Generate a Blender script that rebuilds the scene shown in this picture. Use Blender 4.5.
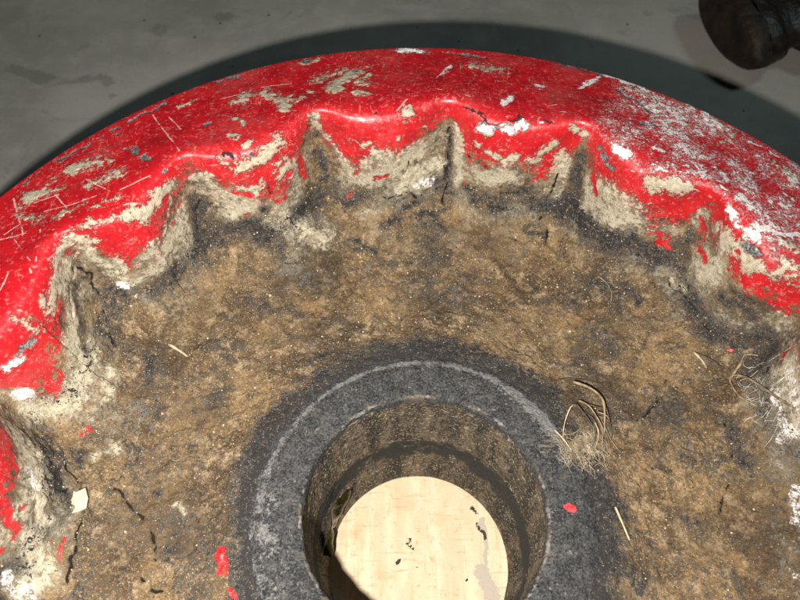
import bpy, math, random
import numpy as np
from mathutils import Vector, Euler

# ------------------------------------------------------------------ camera, light, exposure
sc = bpy.context.scene
for o in list(bpy.data.objects): bpy.data.objects.remove(o)
MM = 0.001
R = math.radians
cd = bpy.data.cameras.new('camera'); cam = bpy.data.objects.new('camera', cd); sc.collection.objects.link(cam)
cam.location = (-0.011, -0.0813, 0.3178); cam.rotation_euler = (0.544, 0, 0)
cd.sensor_width = 36; cd.lens = 31.5; cd.clip_start = 0.01; cd.clip_end = 60
cd.dof.use_dof = True; cd.dof.focus_distance = 0.355; cd.dof.aperture_fstop = 15
sc.camera = cam

w = bpy.data.worlds.new('World'); sc.world = w; w.use_nodes = True
w.node_tree.nodes['Background'].inputs[0].default_value = (0.62, 0.75, 0.8, 1)
w.node_tree.nodes['Background'].inputs[1].default_value = 0.004
# the phone flash just left of the lens: the hard warm key light
ld = bpy.data.lights.new('flash_light', 'SPOT'); torch = bpy.data.objects.new('flash_light', ld); sc.collection.objects.link(torch)
torch.location = (-0.046, -0.108, 0.296); torch.rotation_euler = (0.50, 0, 0.10)
ld.energy = 14.8; ld.color = (1.0, 0.955, 0.885); ld.shadow_soft_size = 0.0045; ld.spot_size = R(158); ld.spot_blend = 1.0
# the workshop's ceiling lamp, far off beyond the upper right: the weak cool second light
l2 = bpy.data.lights.new('ceiling_light', 'AREA'); ceil = bpy.data.objects.new('ceiling_light', l2); sc.collection.objects.link(ceil)
ceil.location = (1.45, 0.9, 1.8); ceil.rotation_euler = (Vector((0.2, 0.35, -0.15)) - ceil.location).to_track_quat('-Z', 'Y').to_euler()
l2.shape = 'DISK'; l2.size = 0.34; l2.energy = 6.5; l2.color = (0.72, 0.95, 1.0)

sc.render.engine = 'CYCLES'
sc.view_settings.view_transform = 'Standard'; sc.view_settings.look = 'None'
sc.view_settings.exposure = 0.0; sc.view_settings.gamma = 1; sc.view_settings.use_curve_mapping = False

# ------------------------------------------------------------------ numpy geometry (millimetres)
rng = np.random.RandomState(7)
def gnoise(P, scale, seed=0):
    """3D gradient noise, about -1..1"""
    Q = P / scale + np.array([13.7 + seed * 7.31, 5.1 + seed * 3.77, 91.3 - seed * 5.19])
    F = np.floor(Q); I = F.astype(np.int64); f = Q - F
    u = f * f * f * (f * (f * 6 - 15) + 10)
    out = 0
    for c in range(8):
        dx, dy, dz = c & 1, (c >> 1) & 1, c >> 2
        h = ((I[:, 0] + dx) * 374761393 + (I[:, 1] + dy) * 668265263 + (I[:, 2] + dz) * 2147483647 + seed * 1274126177) & 0xffffffff
        h = ((h ^ (h >> 13)) * 1274126177) & 0xffffffff; h = h ^ (h >> 16)
        gx = ((h & 255) / 127.5 - 1); gy = (((h >> 8) & 255) / 127.5 - 1); gz = (((h >> 16) & 255) / 127.5 - 1)
        d = gx * (f[:, 0] - dx) + gy * (f[:, 1] - dy) + gz * (f[:, 2] - dz)
        out = out + d * (u[:, 0] if dx else 1 - u[:, 0]) * (u[:, 1] if dy else 1 - u[:, 1]) * (u[:, 2] if dz else 1 - u[:, 2])
    return out * 1.35
def fbm(P, scale, octv=3, seed=0):
    o = 0; a = 1; t = 0
    for k in range(octv):
        o = o + a * gnoise(P, scale / 2 ** k, seed + 11 * k); t += a; a *= .55
    return o / t * 1.3
def sstep(a, b, x):
    t = np.clip((x - a) / (b - a), 0, 1); return t * t * (3 - 2 * t)

GROOVES = [168.0, 146.8, 127.1, 106.3, 85.6, 65.0, 44.3, 23.8, 3.0]
GROOVES += [3.0 - (3.0 + 192.0) * k / 9 for k in range(1, 9)]
GV = np.random.RandomState(3).uniform(-1, 1, (len(GROOVES), 4))
def groove_phase(phi):
    """distance in degrees to the nearest groove, and its index"""
    g = np.array(GROOVES)
    d = (phi[:, None] - g[None, :] + 180) % 360 - 180
    i = np.abs(d).argmin(1)
    return d[np.arange(len(phi)), i], i
DISC = [(62, -121.5), (96, -121), (104, -70), (200, -30), (240, 15), (252, 36), (254, 41), (254.3, 45), (254, 46.6), (252, 47),
        (238, 49.5), (226, 52), (213, 54.5), (201, 57), (193, 57.5), (187.5, 55), (184.8, 49), (183, 41), (181.3, 32), (179, 21.5),
        (176.5, 10.5), (173, 1), (168, -6), (159, -10), (147, -12), (133, -13), (118, -13), (105, -11), (97, -8.6), (91, -6.4), (85, -4.8), (80, -4), (75, -3.6)]
GO = {12: .8, 13: 3.5, 14: 7.5, 15: 11, 16: 13.5, 17: 15, 18: 15, 19: 14.5, 20: 13.5, 21: 11.5, 22: 8, 23: 3}
GW = {12: 4.6, 13: 4.2, 14: 3.9, 15: 3.7, 16: 3.8, 17: 4.1, 18: 4.6, 19: 5.1, 20: 5.6, 21: 6.2, 22: 6.6, 23: 7}
ROWS = [3] * 5 + [7] * 4 + [22] * 4 + [17] * 9 + [19] * 10
def columns():
    c = np.concatenate([np.arange(25, 175, .16), np.arange(175, 203, .3), np.arange(203, 338, 2.0), np.arange(338, 385, .3)])
    return c
def bspline(C, u):
    """C (K, n, 2) control points, u rows -> (rows, n, 2)"""
    K = len(C); i = np.minimum(np.floor(u).astype(int), K - 2); t = (u - i)[:, None, None]
    g = lambda k: C[np.clip(k, 0, K - 1)]
    return ((1 - t) ** 3 * g(i - 1) + (3 * t ** 3 - 6 * t ** 2 + 4) * g(i) + (-3 * t ** 3 + 3 * t ** 2 + 3 * t + 1) * g(i + 1) + t ** 3 * g(i + 2)) / 6
def rows_u(counts):
    return np.concatenate([k + np.arange(n) / n for k, n in enumerate(counts)] + [[len(counts)]])
def revolve(C, u, phi):
    rz = bspline(C, u); a = np.radians(phi)[None, :]
    return np.stack([rz[..., 0] * np.cos(a), rz[..., 0] * np.sin(a), rz[..., 1]], -1)
def disc_base():
    phi = columns(); d, gi = groove_phase(phi); n = len(phi)
    C = np.zeros((len(DISC), n, 2))
    v = GV[gi]
    wob = 1.3 * np.sin(np.radians(phi) * 5 + 1) + 1.0 * np.sin(np.radians(phi) * 11 + 2)
    pm = (phi + 180) % 360 - 180
    wob -= 10 * (sstep(166, 172, pm) + sstep(-150, -156, pm) + sstep(26, 20, pm) * sstep(-30, -24, pm))
    for k, (r, z) in enumerate(DISC):
        C[k, :, 0] = r; C[k, :, 1] = z
        if k in GO:
            wd = GW[k] * (1 + .13 * v[:, 1])
            e = np.sqrt((d * (1 + .18 * v[:, 2] * np.sign(d))) ** 2 + .9) - .95
            G = np.exp(-(np.maximum(e, 0) / wd) ** 1.45)
            C[k, :, 0] += GO[k] * G * (1 + .12 * v[:, 0])
            if k in (12, 13, 14, 15, 16): C[k, :, 1] += (1.5 if k < 16 else 2) * G
        if 12 <= k <= 23: C[k, :, 0] += wob * (1 if k < 23 else .6)
    u = rows_u(ROWS)
    return revolve(C, u, phi), u, phi
def normals(P):
    du = np.gradient(P, axis=0); dv = np.roll(P, -1, 1) - np.roll(P, 1, 1)
    n = np.cross(dv, du); return n / (np.linalg.norm(n, axis=2, keepdims=True) + 1e-9)
# marks on the casting in millimetres: layer, radius, path (T tan dust, R red, G bare metal, K black, W white, S scratch, O rust, C crack; small letter = broken)
MARKS = [
    ('T', 4.30, [(-170.3, 80.9, 43.4), (-169.7, 95.0, 45.8), (-169.5, 103.8, 50.6), (-166.8, 110.0, 52.0), (-161.7, 113.2, 52.1), (-157.5, 114.3, 49.3)]),
    ('T', 3.89, [(-160.7, 113.2, 43.3), (-158.5, 113.0, 33.4), (-155.0, 113.1, 27.0)]),
    ('T', 2.36, [(-171.0, 81.8, 49.0), (-170.8, 78.8, 43.9)]),
    ('T', 3.82, [(-140.5, 125.3, 53.7), (-136.0, 129.0, 51.5), (-132.0, 134.6, 51.0), (-129.1, 140.0, 51.2)]),
    ('T', 3.90, [(-134.5, 129.7, 48.8), (-130.6, 136.2, 49.1), (-127.0, 144.0, 49.5), (-124.8, 149.0, 48.0)]),
    ('T', 1.32, [(-125.5, 146.5, 43.7), (-128.2, 138.3, 38.3), (-131.7, 129.2, 31.2)]),
    ('T', 2.75, [(-115.5, 158.2, 43.4), (-109.4, 158.2, 44.8), (-106.9, 157.3, 36.7), (-103.7, 156.3, 29.4)]),
    ('T', 3.31, [(-92.2, 159.4, 47.1), (-85.2, 162.7, 49.5), (-79.0, 166.4, 51.4), (-72.6, 172.3, 54.6)]),
    ('T', 5.45, [(-97.0, 156.4, 31.2), (-88.6, 158.2, 34.0), (-81.9, 160.7, 35.6)]),
    ('T', 7.67, [(-99.6, 154.8, 20.1), (-84.7, 157.4, 23.3)]),
    ('T', 1.97, [(-98.1, 175.3, 56.7), (-93.5, 172.7, 57.2)]),
    ('T', 2.01, [(-98.5, 189.4, 54.2), (-91.4, 182.0, 56.0)]),
    ('T', 1.57, [(-87.8, 171.2, 57.1), (-89.9, 167.1, 56.5)]),
    ('t', 4.77, [(-176.6, 160.1, 49.5), (-169.1, 162.2, 50.3), (-160.3, 161.6, 51.7)]),
    ('t', 3.33, [(-158.3, 147.6, 54.0), (-153.9, 150.0, 54.5)]),
    ('t', 2.65, [(-186.2, 152.5, 49.0), (-185.6, 141.1, 50.5)]),
    ('t', 2.91, [(-121.7, 209.1, 48.8), (-128.8, 202.6, 49.2)]),
    ('t', 3.86, [(-171.3, 124.3, 56.1), (-163.5, 130.9, 55.9)]),
    ('t', 3.22, [(-155.2, 127.9, 57.2), (-144.5, 134.0, 57.2)]),
    ('t', 3.82, [(-194.3, 128.9, 50.5), (-180.6, 121.3, 54.8)]),
    ('t', 3.18, [(-161.4, 114.4, 56.7), (-147.2, 121.3, 55.4)]),
    ('T', 4.33, [(-46.1, 209.1, 55.1), (-42.5, 221.9, 52.1), (-37.1, 227.9, 51.0)]),
    ('T', 2.77, [(-34.3, 207.3, 55.6), (-27.5, 205.3, 56.1)]),
    ('T', 2.14, [(-31.3, 219.4, 53.0), (-26.2, 223.4, 52.3)]),
    ('T', 2.41, [(-63.5, 202.7, 55.8)]),
    ('T', 2.43, [(-58.2, 208.0, 55.0)]),
    ('T', 2.72, [(-75.7, 203.1, 54.0), (-70.0, 194.6, 56.4)]),
    ('T', 3.14, [(-85.2, 212.0, 51.5), (-80.3, 206.7, 52.9)]),
    ('t', 6.01, [(-55.3, 221.3, 51.7), (-49.2, 229.1, 50.3), (-32.8, 229.7, 50.8)]),
    ('t', 3.08, [(-66.8, 238.7, 47.7), (-57.0, 242.2, 47.6)]),
    ('T', 3.06, [(-8.9, 191.1, 55.2), (-6.3, 191.8, 55.3)]),
    ('T', 2.07, [(-56.9, 189.1, 55.2), (-54.3, 189.7, 46.7)]),
    ('T', 1.72, [(-52.6, 189.8, 43.4), (-47.6, 188.2, 35.1), (-43.7, 185.9, 28.2)]),
    ('T', 2.65, [(-72.6, 172.3, 54.6), (-75.9, 168.2, 51.8)]),
    ('T', 2.70, [(-76.2, 165.3, 42.8), (-71.7, 168.8, 44.8)]),
    ('T', 2.08, [(-35.9, 184.8, 40.4), (-27.8, 183.6, 40.9)]),
    ('T', 4.29, [(-23.0, 182.7, 35.1), (-29.6, 182.1, 27.0)]),
    ('T', 6.49, [(-33.5, 180.4, 13.8), (-19.1, 180.5, 22.0)]),
    ('T', 1.39, [(-12.4, 186.0, 42.9)]),
    ('T', 1.74, [(2.3, 192.3, 44.7)]),
    ('T', 1.75, [(31.3, 184.2, 38.3)]),
    ('T', 2.10, [(36.5, 181.0, 37.3), (40.8, 178.9, 35.6)]),
    ('T', 2.78, [(45.1, 177.2, 34.0), (50.4, 177.3, 36.7)]),
    ('T', 2.73, [(63.9, 178.2, 39.9), (70.2, 179.8, 45.7)]),
    ('T', 2.80, [(59.1, 177.2, 34.6), (63.7, 177.7, 34.6)]),
    ('T', 2.73, [(35.4, 183.4, 48.5)]),
    ('T', 3.48, [(75.6, 178.9, 28.8), (76.3, 180.4, 37.8)]),
    ('T', 2.98, [(19.7, 194.4, 41.7), (22.5, 190.1, 29.4), (22.9, 184.2, 9.6)]),
    ('T', 2.36, [(84.6, 180.2, 51.5)]),
    ('T', 1.69, [(77.0, 182.0, 55.2), (80.4, 181.5, 51.5)]),
    ('T', 5.42, [(94.2, 162.4, 31.2), (98.9, 156.0, 35.1)]),
    ('T', 4.08, [(108.2, 146.1, 27.6), (113.7, 143.3, 25.8)]),
    ('T', 6.28, [(96.3, 156.8, 22.7)]),
    ('T', 4.44, [(114.0, 146.9, 50.5), (120.8, 144.6, 53.2), (128.0, 142.4, 53.7)]),
    ('T', 3.18, [(143.7, 126.3, 43.2)]),
    ('T', 5.05, [(145.3, 118.0, 46.4), (145.6, 114.9, 39.4)]),
    ('T', 4.17, [(149.3, 109.3, 47.1), (154.9, 102.5, 50.3), (158.9, 98.2, 51.1)]),
    ('T', 4.16, [(165.5, 92.4, 52.5), (160.7, 96.3, 51.2)]),
    ('T', 5.74, [(143.3, 114.4, 20.8), (146.0, 111.9, 33.4)]),
    ('T', 2.96, [(164.3, 108.0, 57.2), (170.4, 104.0, 57.2)]),
    ('t', 5.58, [(164.9, 182.4, 48.1), (155.7, 175.1, 50.3)]),
    ('t', 3.70, [(116.1, 217.9, 47.9), (123.7, 213.1, 48.0)]),
    ('t', 4.30, [(147.1, 205.8, 46.8), (159.2, 190.6, 47.6)]),
    ('t', 5.40, [(182.1, 161.0, 48.6), (186.4, 150.5, 49.3)]),
    ('t', 3.91, [(3.6, 177.6, -3.0), (-10.7, 175.7, -0.9)]),
    ('T', 7.64, [(-165.5, 77.5, 9.0), (-167.0, 63.3, 4.5)]),
    ('T', 5.59, [(-167.7, 86.0, 23.9), (-168.8, 72.2, 19.5)]),
    ('T', 6.08, [(-175.4, 49.1, 1.4), (-184.4, 43.9, 10.8)]),
    ('T', 5.10, [(-169.3, -13.6, 9.6), (-164.4, -23.7, -4.1)]),
    ('T', 5.58, [(-171.3, -33.0, 3.4), (-166.3, -30.2, -2.6)]),
    ('T', 4.47, [(-165.7, -5.5, 7.8), (-166.6, 3.2, 17.6)]),
    ('T', 7.25, [(47.2, 175.3, 22.7), (33.6, 179.6, 19.5)]),
    ('T', 6.46, [(-8.7, 185.1, 27.0), (0.1, 189.5, 30.0)]),
    ('T', 6.64, [(-5.0, 184.1, 14.4), (6.5, 189.6, 17.6)]),
    ('t', 9.29, [(-67.5, 157.8, -2.2), (-56.7, 156.0, -7.8)]),
    ('t', 6.29, [(-127.7, 128.8, 10.8), (-130.1, 129.0, 21.4)]),
    ('T', 3.26, [(132.7, 129.8, 6.7), (138.8, 133.5, 25.8), (140.6, 136.0, 39.5)]),
    ('t', 3.68, [(77.3, 173.2, 9.6), (83.3, 177.3, 28.2)]),
    ('t', 6.84, [(-177.0, 156.9, 49.8), (-164.8, 162.5, 50.9)]),
    ('t', 5.32, [(-162.7, 145.1, 53.7), (-151.1, 150.7, 54.9)]),
    ('t', 4.65, [(-192.4, 138.7, 49.7), (-178.2, 144.3, 51.3)]),
    ('t', 6.57, [(-40.8, 219.9, 52.6), (-29.3, 214.1, 54.2)]),
    ('t', 5.06, [(-68.8, 201.5, 55.3), (-77.1, 205.2, 53.4)]),
    ('T', 4.79, [(-68.9, 170.3, 37.3), (-75.8, 164.3, 36.2)]),
    ('T', 5.13, [(-41.2, 184.4, 23.9), (-38.0, 181.8, 15.7)]),
    ('T', 4.06, [(-84.3, 160.9, 41.3), (-90.9, 158.1, 37.2)]),
    ('T', 5.80, [(-20.3, 182.0, 30.6), (-13.1, 182.5, 21.4)]),
    ('T', 5.01, [(80.2, 179.7, 33.4), (77.0, 178.0, 24.6)]),
    ('T', 5.40, [(98.6, 155.6, 31.2), (105.5, 148.4, 31.8)]),
    ('T', 4.86, [(148.8, 111.5, 50.0), (153.4, 102.7, 47.0)]),
    ('T', 4.09, [(161.9, 97.6, 54.3), (167.3, 93.9, 55.9)]),
    ('t', 6.27, [(112.2, 145.4, 36.2), (102.7, 151.5, 36.2)]),
    ('T', 3.94, [(-135.4, 122.8, 30.0), (-141.1, 118.3, 25.8)]),
    ('T', 3.93, [(-153.1, 114.3, 31.8), (-151.3, 113.7, 23.3)]),
    ('T', 4.87, [(-169.3, 103.6, 42.2), (-169.4, 93.0, 39.9)]),
    ('t', 4.69, [(-173.0, 68.9, 44.7), (-176.3, 69.1, 53.4)]),
    ('t', 6.05, [(45.0, 229.9, 50.3), (29.0, 233.6, 50.1)]),
    ('t', 5.06, [(-91.9, 209.9, 51.3), (-100.4, 202.6, 51.9)]),
    ('R', 1.94, [(148.4, 106.7, 34.0)]),
    ('R', 1.88, [(156.8, 97.5, 42.4)]),
    ('R', 2.30, [(159.1, 99.0, 52.5), (156.4, 103.4, 53.7)]),
    ('R', 1.81, [(164.8, 93.2, 52.7)]),
    ('R', 1.42, [(149.1, 109.1, 45.7)]),
    ('r', 4.25, [(154.5, 98.5, 35.6), (162.7, 91.4, 34.6), (171.7, 86.0, 32.3)]),
    ('R', 1.90, [(157.0, 96.4, 37.2)]),
    ('R', 2.52, [(141.3, 134.4, 37.3), (141.9, 126.1, 27.0), (142.9, 120.1, 27.0)]),
    ('R', 3.09, [(-95.4, 157.7, 40.9), (-87.2, 159.9, 41.3), (-77.7, 164.9, 44.7)]),
    ('R', 1.58, [(-97.8, 156.7, 34.0), (-89.8, 157.3, 30.0)]),
    ('r', 2.17, [(-94.6, 154.4, 17.0)]),
    ('R', 1.59, [(-74.3, 164.7, 32.3), (-69.2, 169.6, 35.1)]),
    ('R', 2.19, [(-64.3, 176.9, 37.8), (-63.6, 175.0, 23.9)]),
    ('r', 3.24, [(-72.7, 163.6, 20.8), (-77.7, 160.2, 21.4)]),
    ('R', 2.49, [(-129.8, 136.1, 43.5), (-127.7, 140.9, 44.1)]),
    ('r', 2.56, [(-123.7, 149.3, 36.8), (-127.7, 137.7, 31.2)]),
    ('R', 1.63, [(-171.3, -10.2, 27.6)]),
    ('R', 2.91, [(-170.8, -3.9, 35.1), (-171.2, -11.1, 24.6), (-171.0, -12.9, 18.9)]),
    ('R', 2.09, [(-178.2, 23.9, 38.3), (-173.5, 14.3, 35.6), (-171.1, 8.7, 30.0)]),
    ('r', 2.08, [(-169.0, -4.7, 23.3)]),
    ('R', 0.88, [(-161.3, -9.6, -3.0), (-161.0, -22.3, -6.3)]),
    ('R', 2.06, [(-175.2, -20.6, 18.2)]),
    ('R', 3.34, [(-175.7, 58.8, 22.7), (-175.9, 54.6, 10.1)]),
    ('r', 2.40, [(-170.4, 65.7, 21.4), (-176.3, 52.0, 6.1)]),
    ('r', 2.90, [(-168.6, 64.5, 10.8)]),
    ('R', 1.23, [(-167.4, 38.4, -6.8), (-162.4, 42.5, -8.2)]),
    ('r', 2.30, [(-39.4, 178.6, 5.0)]),
    ('r', 2.28, [(25.3, 183.0, 10.8)]),
    ('R', 1.68, [(-35.4, 182.0, 19.5)]),
    ('r', 4.42, [(68.7, 177.5, 26.4), (61.2, 175.5, 20.8)]),
    ('r', 4.78, [(121.4, 140.4, 23.3), (129.4, 136.1, 15.1)]),
    ('R', 3.02, [(122.0, 141.9, 34.6), (135.0, 139.6, 39.5)]),
    ('R', 1.59, [(94.1, 161.1, 25.2), (91.2, 169.0, 34.6)]),
    ('r', 2.85, [(172.5, 70.0, 24.6), (169.3, 65.7, 18.2)]),
    ('R', 1.38, [(171.7, 65.6, 31.2)]),
    ('R', 1.53, [(158.2, 81.5, -2.2)]),
    ('R', 1.68, [(-18.6, 180.2, 18.9), (-24.1, 179.7, 16.3)]),
    ('r', 2.74, [(93.1, 159.5, 15.7)]),
    ('R', 1.97, [(-90.6, -17.4, -6.9), (-88.3, -24.3, -6.7)]),
    ('R', 1.51, [(-84.0, -32.4, -6.2), (-81.2, -34.5, -5.7)]),
    ('R', 1.02, [(69.4, 69.4, -8.9)]),
    ('R', 0.76, [(146.8, 60.5, -9.5)]),
    ('G', 1.57, [(-160.2, 182.8, 48.6)]),
    ('G', 1.62, [(-151.5, 172.8, 51.3), (-145.3, 166.7, 53.4)]),
    ('G', 1.99, [(-140.0, 162.4, 55.4), (-135.7, 159.2, 56.8)]),
    ('G', 1.37, [(-126.4, 150.9, 57.0)]),
    ('G', 1.46, [(-111.0, 184.7, 54.1), (-109.1, 186.3, 54.0)]),
    ('t', 4.06, [(-100.9, 160.7, 55.2), (-95.1, 161.3, 54.0)]),
    ('G', 1.41, [(-84.8, 165.3, 53.9)]),
    ('G', 1.56, [(-176.8, 176.3, 47.4)]),
    ('G', 1.68, [(-111.8, 225.7, 47.0), (-102.0, 227.8, 47.4)]),
    ('G', 1.67, [(-34.8, 230.0, 50.6)]),
    ('G', 1.71, [(-65.8, 240.4, 47.5), (-62.0, 242.2, 47.4)]),
    ('G', 1.47, [(-3.9, 240.1, 49.2)]),
    ('g', 1.72, [(-12.4, 250.7, 47.2), (7.1, 248.3, 47.6), (29.9, 246.6, 47.6)]),
    ('G', 1.14, [(23.6, 246.3, 47.8), (38.5, 243.4, 48.0)]),
    ('G', 1.02, [(-199.8, 151.9, 47.2), (-193.4, 158.4, 47.4)]),
    ('G', 1.05, [(-188.9, 163.8, 47.4), (-168.1, 182.2, 47.7)]),
    ('G', 1.09, [(-164.0, 187.1, 47.6), (-138.4, 207.3, 47.5)]),
    ('G', 1.84, [(91.9, 170.3, 50.4), (94.6, 165.2, 49.2), (97.0, 160.9, 46.8)]),
    ('G', 2.07, [(149.9, 110.4, 51.1), (155.0, 104.4, 53.1)]),
    ('G', 2.68, [(-177.8, 60.1, 42.4), (-175.4, 63.2, 40.4)]),
    ('G', 2.07, [(31.2, 186.7, 52.2), (46.0, 183.0, 54.5)]),
    ('G', 1.40, [(80.3, 238.7, 47.0), (101.9, 230.3, 47.0)]),
    ('G', 1.02, [(146.5, 204.9, 47.0), (168.9, 185.7, 47.2), (192.8, 162.0, 47.0)]),
    ('G', 1.57, [(114.8, 188.1, 53.3), (123.4, 187.8, 52.3)]),
    ('G', 1.60, [(114.6, 211.0, 49.2), (125.3, 196.6, 50.5)]),
    ('g', 2.17, [(106.4, 218.6, 48.6), (119.3, 207.0, 49.4)]),
    ('K', 1.66, [(23.0, 194.0, 55.8), (31.1, 189.5, 56.0), (34.4, 186.5, 54.4)]),
    ('K', 1.45, [(41.3, 186.2, 56.0), (53.5, 186.0, 56.9)]),
    ('K', 1.13, [(60.4, 184.7, 57.0), (68.4, 182.9, 56.7)]),
    ('K', 2.19, [(36.2, 179.6, 27.0)]),
    ('K', 1.66, [(27.3, 185.8, 27.6)]),
    ('K', 2.15, [(-55.2, 189.1, 41.7)]),
    ('K', 1.07, [(-35.9, 184.7, 39.9)]),
    ('K', 1.03, [(91.7, 171.0, 50.9)]),
    ('K', 1.50, [(-98.6, 162.0, 55.7), (-95.2, 161.5, 54.3)]),
    ('K', 1.04, [(-26.3, 188.4, 55.2), (-21.1, 189.4, 55.6)]),
    ('k', 4.95, [(-116.7, 154.4, 26.4), (-117.5, 146.8, 10.1), (-117.6, 138.0, 0.9)]),
    ('k', 5.84, [(-142.1, 113.1, 6.1), (-133.6, 117.8, 5.6), (-128.9, 125.0, 8.4)]),
    ('k', 5.09, [(-68.6, 164.2, 9.6), (-60.5, 174.2, 10.1), (-54.8, 182.0, 14.4)]),
    ('k', 3.40, [(-55.3, 187.4, 32.3), (-52.7, 182.4, 13.2)]),
    ('k', 5.70, [(45.6, 172.9, 10.8), (58.6, 174.0, 14.4), (69.1, 171.4, 4.5)]),
    ('k', 4.09, [(-19.6, 167.6, -6.3), (1.1, 172.4, -6.1), (12.4, 176.2, -4.5)]),
    ('k', 7.67, [(94.7, 150.3, 2.9), (104.3, 142.4, 5.0)]),
    ('k', 4.28, [(80.4, 166.3, 1.4), (86.6, 170.6, 17.6), (86.8, 177.0, 36.8)]),
    ('k', 5.17, [(122.8, 137.4, 12.0), (134.2, 129.1, 7.8), (138.9, 132.8, 24.6)]),
    ('k', 5.87, [(148.8, 100.2, 18.9), (157.6, 93.2, 22.7), (164.8, 87.8, 20.1)]),
    ('k', 6.90, [(145.0, 93.6, -2.2), (161.4, 82.5, 1.4), (171.2, 79.8, 12.0)]),
    ('k', 5.49, [(94.6, 129.3, -9.3), (109.6, 121.9, -8.6)]),
    ('k', 5.17, [(137.4, 114.8, 2.4), (144.3, 101.4, 5.0)]),
    ('k', 5.22, [(-53.7, 79.9, -8.3), (-44.6, 85.7, -8.4)]),
    ('k', 4.92, [(-60.9, 58.7, -4.8), (-67.9, 51.0, -4.9)]),
    ('k', 3.35, [(-161.7, 21.2, -5.2), (-166.2, 30.9, -5.5)]),
    ('k', 2.72, [(-173.6, 25.8, 9.6), (-167.0, 14.6, 3.9), (-162.5, 5.7, 0.0)]),  # this stroke and the next: shade on the left lobe's far side, drawn in black
    ('k', 3.26, [(-170.5, 28.2, 0.5), (-165.9, 21.8, -1.3)]),
    ('k', 4.57, [(-158.7, 108.5, 15.1), (-162.5, 90.4, 6.1)]),
    ('k', 2.01, [(-159.1, 87.9, 0.0), (-160.0, 66.9, -4.1)]),
    ('k', 6.97, [(1.1, 179.2, -0.9), (-8.7, 174.9, -2.6)]),
    ('k', 4.67, [(12.2, 166.6, -8.4), (6.9, 174.3, -5.5)]),
    ('k', 4.06, [(-113.8, -7.4, -12.3), (-115.5, -17.9, -12.6)]),
    ('k', 4.26, [(-124.6, 11.4, -12.9)]),
    ('k', 4.79, [(151.1, 46.2, -8.2), (153.9, 25.7, -9.3)]),
    ('k', 4.17, [(122.8, -0.9, -12.9)]),
    ('k', 4.36, [(87.9, -19.8, -6.2), (93.1, -32.1, -9.0)]),
    ('k', 4.34, [(-78.9, 162.6, 36.7), (-85.6, 155.9, 17.0)]),
    ('k', 4.35, [(119.5, 115.6, -8.2)]),
    ('k', 4.59, [(60.9, 161.5, -6.1), (72.0, 157.9, -6.6)]),
    ('k', 5.08, [(-89.7, 152.1, 5.6), (-78.7, 147.2, -5.5)]),
    ('k', 4.59, [(-39.7, 157.0, -9.5), (-26.8, 151.1, -11.0)]),
    ('k', 3.64, [(-140.0, 67.4, -10.8), (-141.2, 81.1, -9.5)]),
    ('k', 2.96, [(-168.4, 100.5, 32.3), (-167.1, 87.5, 20.8), (-166.0, 76.6, 10.1)]),
    ('k', 3.79, [(-119.6, 153.7, 31.2), (-119.2, 145.6, 12.0)]),
    ('k', 1.51, [(16.0, 195.9, 40.1), (17.4, 192.7, 26.4), (15.5, 188.9, 12.6), (15.6, 183.8, 2.9)]),
    ('k', 3.41, [(85.8, 178.7, 41.2), (83.9, 174.8, 21.4), (80.2, 168.2, 3.4)]),
    ('k', 4.32, [(138.4, 134.6, 27.6), (135.8, 128.4, 9.6), (131.4, 122.9, -0.5)]),
    ('k', 5.41, [(111.8, 142.5, 17.0), (124.3, 134.5, 6.1)]),
    ('k', 5.14, [(29.4, 179.3, 8.4), (40.6, 171.5, 3.9)]),
    ('k', 4.37, [(-104.7, 150.5, 5.0), (-92.9, 153.7, 12.6)]),
    ('k', 5.74, [(-42.4, 175.6, 0.0), (-33.5, 177.6, 5.0)]),
    ('k', 4.80, [(152.4, 99.0, 28.2), (161.7, 91.4, 29.4)]),
    ('k', 5.43, [(94.2, 154.3, 7.8), (104.3, 144.2, 9.6)]),
    ('W', 1.44, [(104.3, 230.4, 46.8), (115.6, 224.5, 46.9), (124.8, 217.8, 47.2)]),  # pale highlight of the upper right outer edge, drawn as a white stroke
    ('W', 2.60, [(98.0, 165.8, 56.1), (102.1, 162.1, 56.2)]),
    ('W', 1.69, [(116.7, 166.2, 56.4), (120.6, 163.8, 56.5)]),
    ('W', 1.82, [(129.8, 204.8, 48.7), (133.8, 202.3, 48.7)]),
    ('w', 2.92, [(144.3, 153.4, 55.9), (149.1, 145.8, 56.8)]),
    ('W', 1.86, [(149.6, 131.5, 58.1), (154.4, 133.5, 57.2)]),
    ('W', 1.80, [(144.8, 128.7, 55.7), (145.9, 122.6, 54.6), (149.2, 117.0, 55.4), (153.8, 109.9, 55.4)]),
    ('W', 1.84, [(153.7, 135.2, 57.2), (154.7, 127.1, 57.5)]),
    ('W', 2.05, [(152.8, 117.2, 57.0), (159.4, 114.6, 57.3), (164.2, 111.3, 57.1), (173.8, 112.9, 55.8)]),
    ('W', 1.81, [(155.7, 108.7, 55.9), (154.1, 112.8, 56.4)]),
    ('W', 0.76, [(177.3, 141.5, 51.8), (181.5, 135.2, 51.9)]),
    ('h', 7.52, [(168.5, 123.4, 55.5), (174.7, 119.8, 54.8)]),
    ('W', 1.39, [(152.2, 199.6, 47.2), (158.1, 193.6, 47.4)]),  # with the next stroke, the painted edge highlight carries on to the right
    ('W', 1.06, [(169.9, 181.7, 47.6), (180.9, 172.0, 47.4), (190.9, 161.4, 47.4)]),
    ('h', 5.57, [(156.4, 116.5, 57.3), (170.3, 114.0, 56.2)]),
    ('w', 2.34, [(133.1, 157.5, 56.3), (135.5, 148.2, 57.9)]),
    ('W', 1.02, [(8.8, 221.7, 53.4), (18.4, 232.4, 50.5)]),
    ('W', 1.51, [(43.7, 196.9, 56.9), (46.6, 201.8, 55.9)]),
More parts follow.
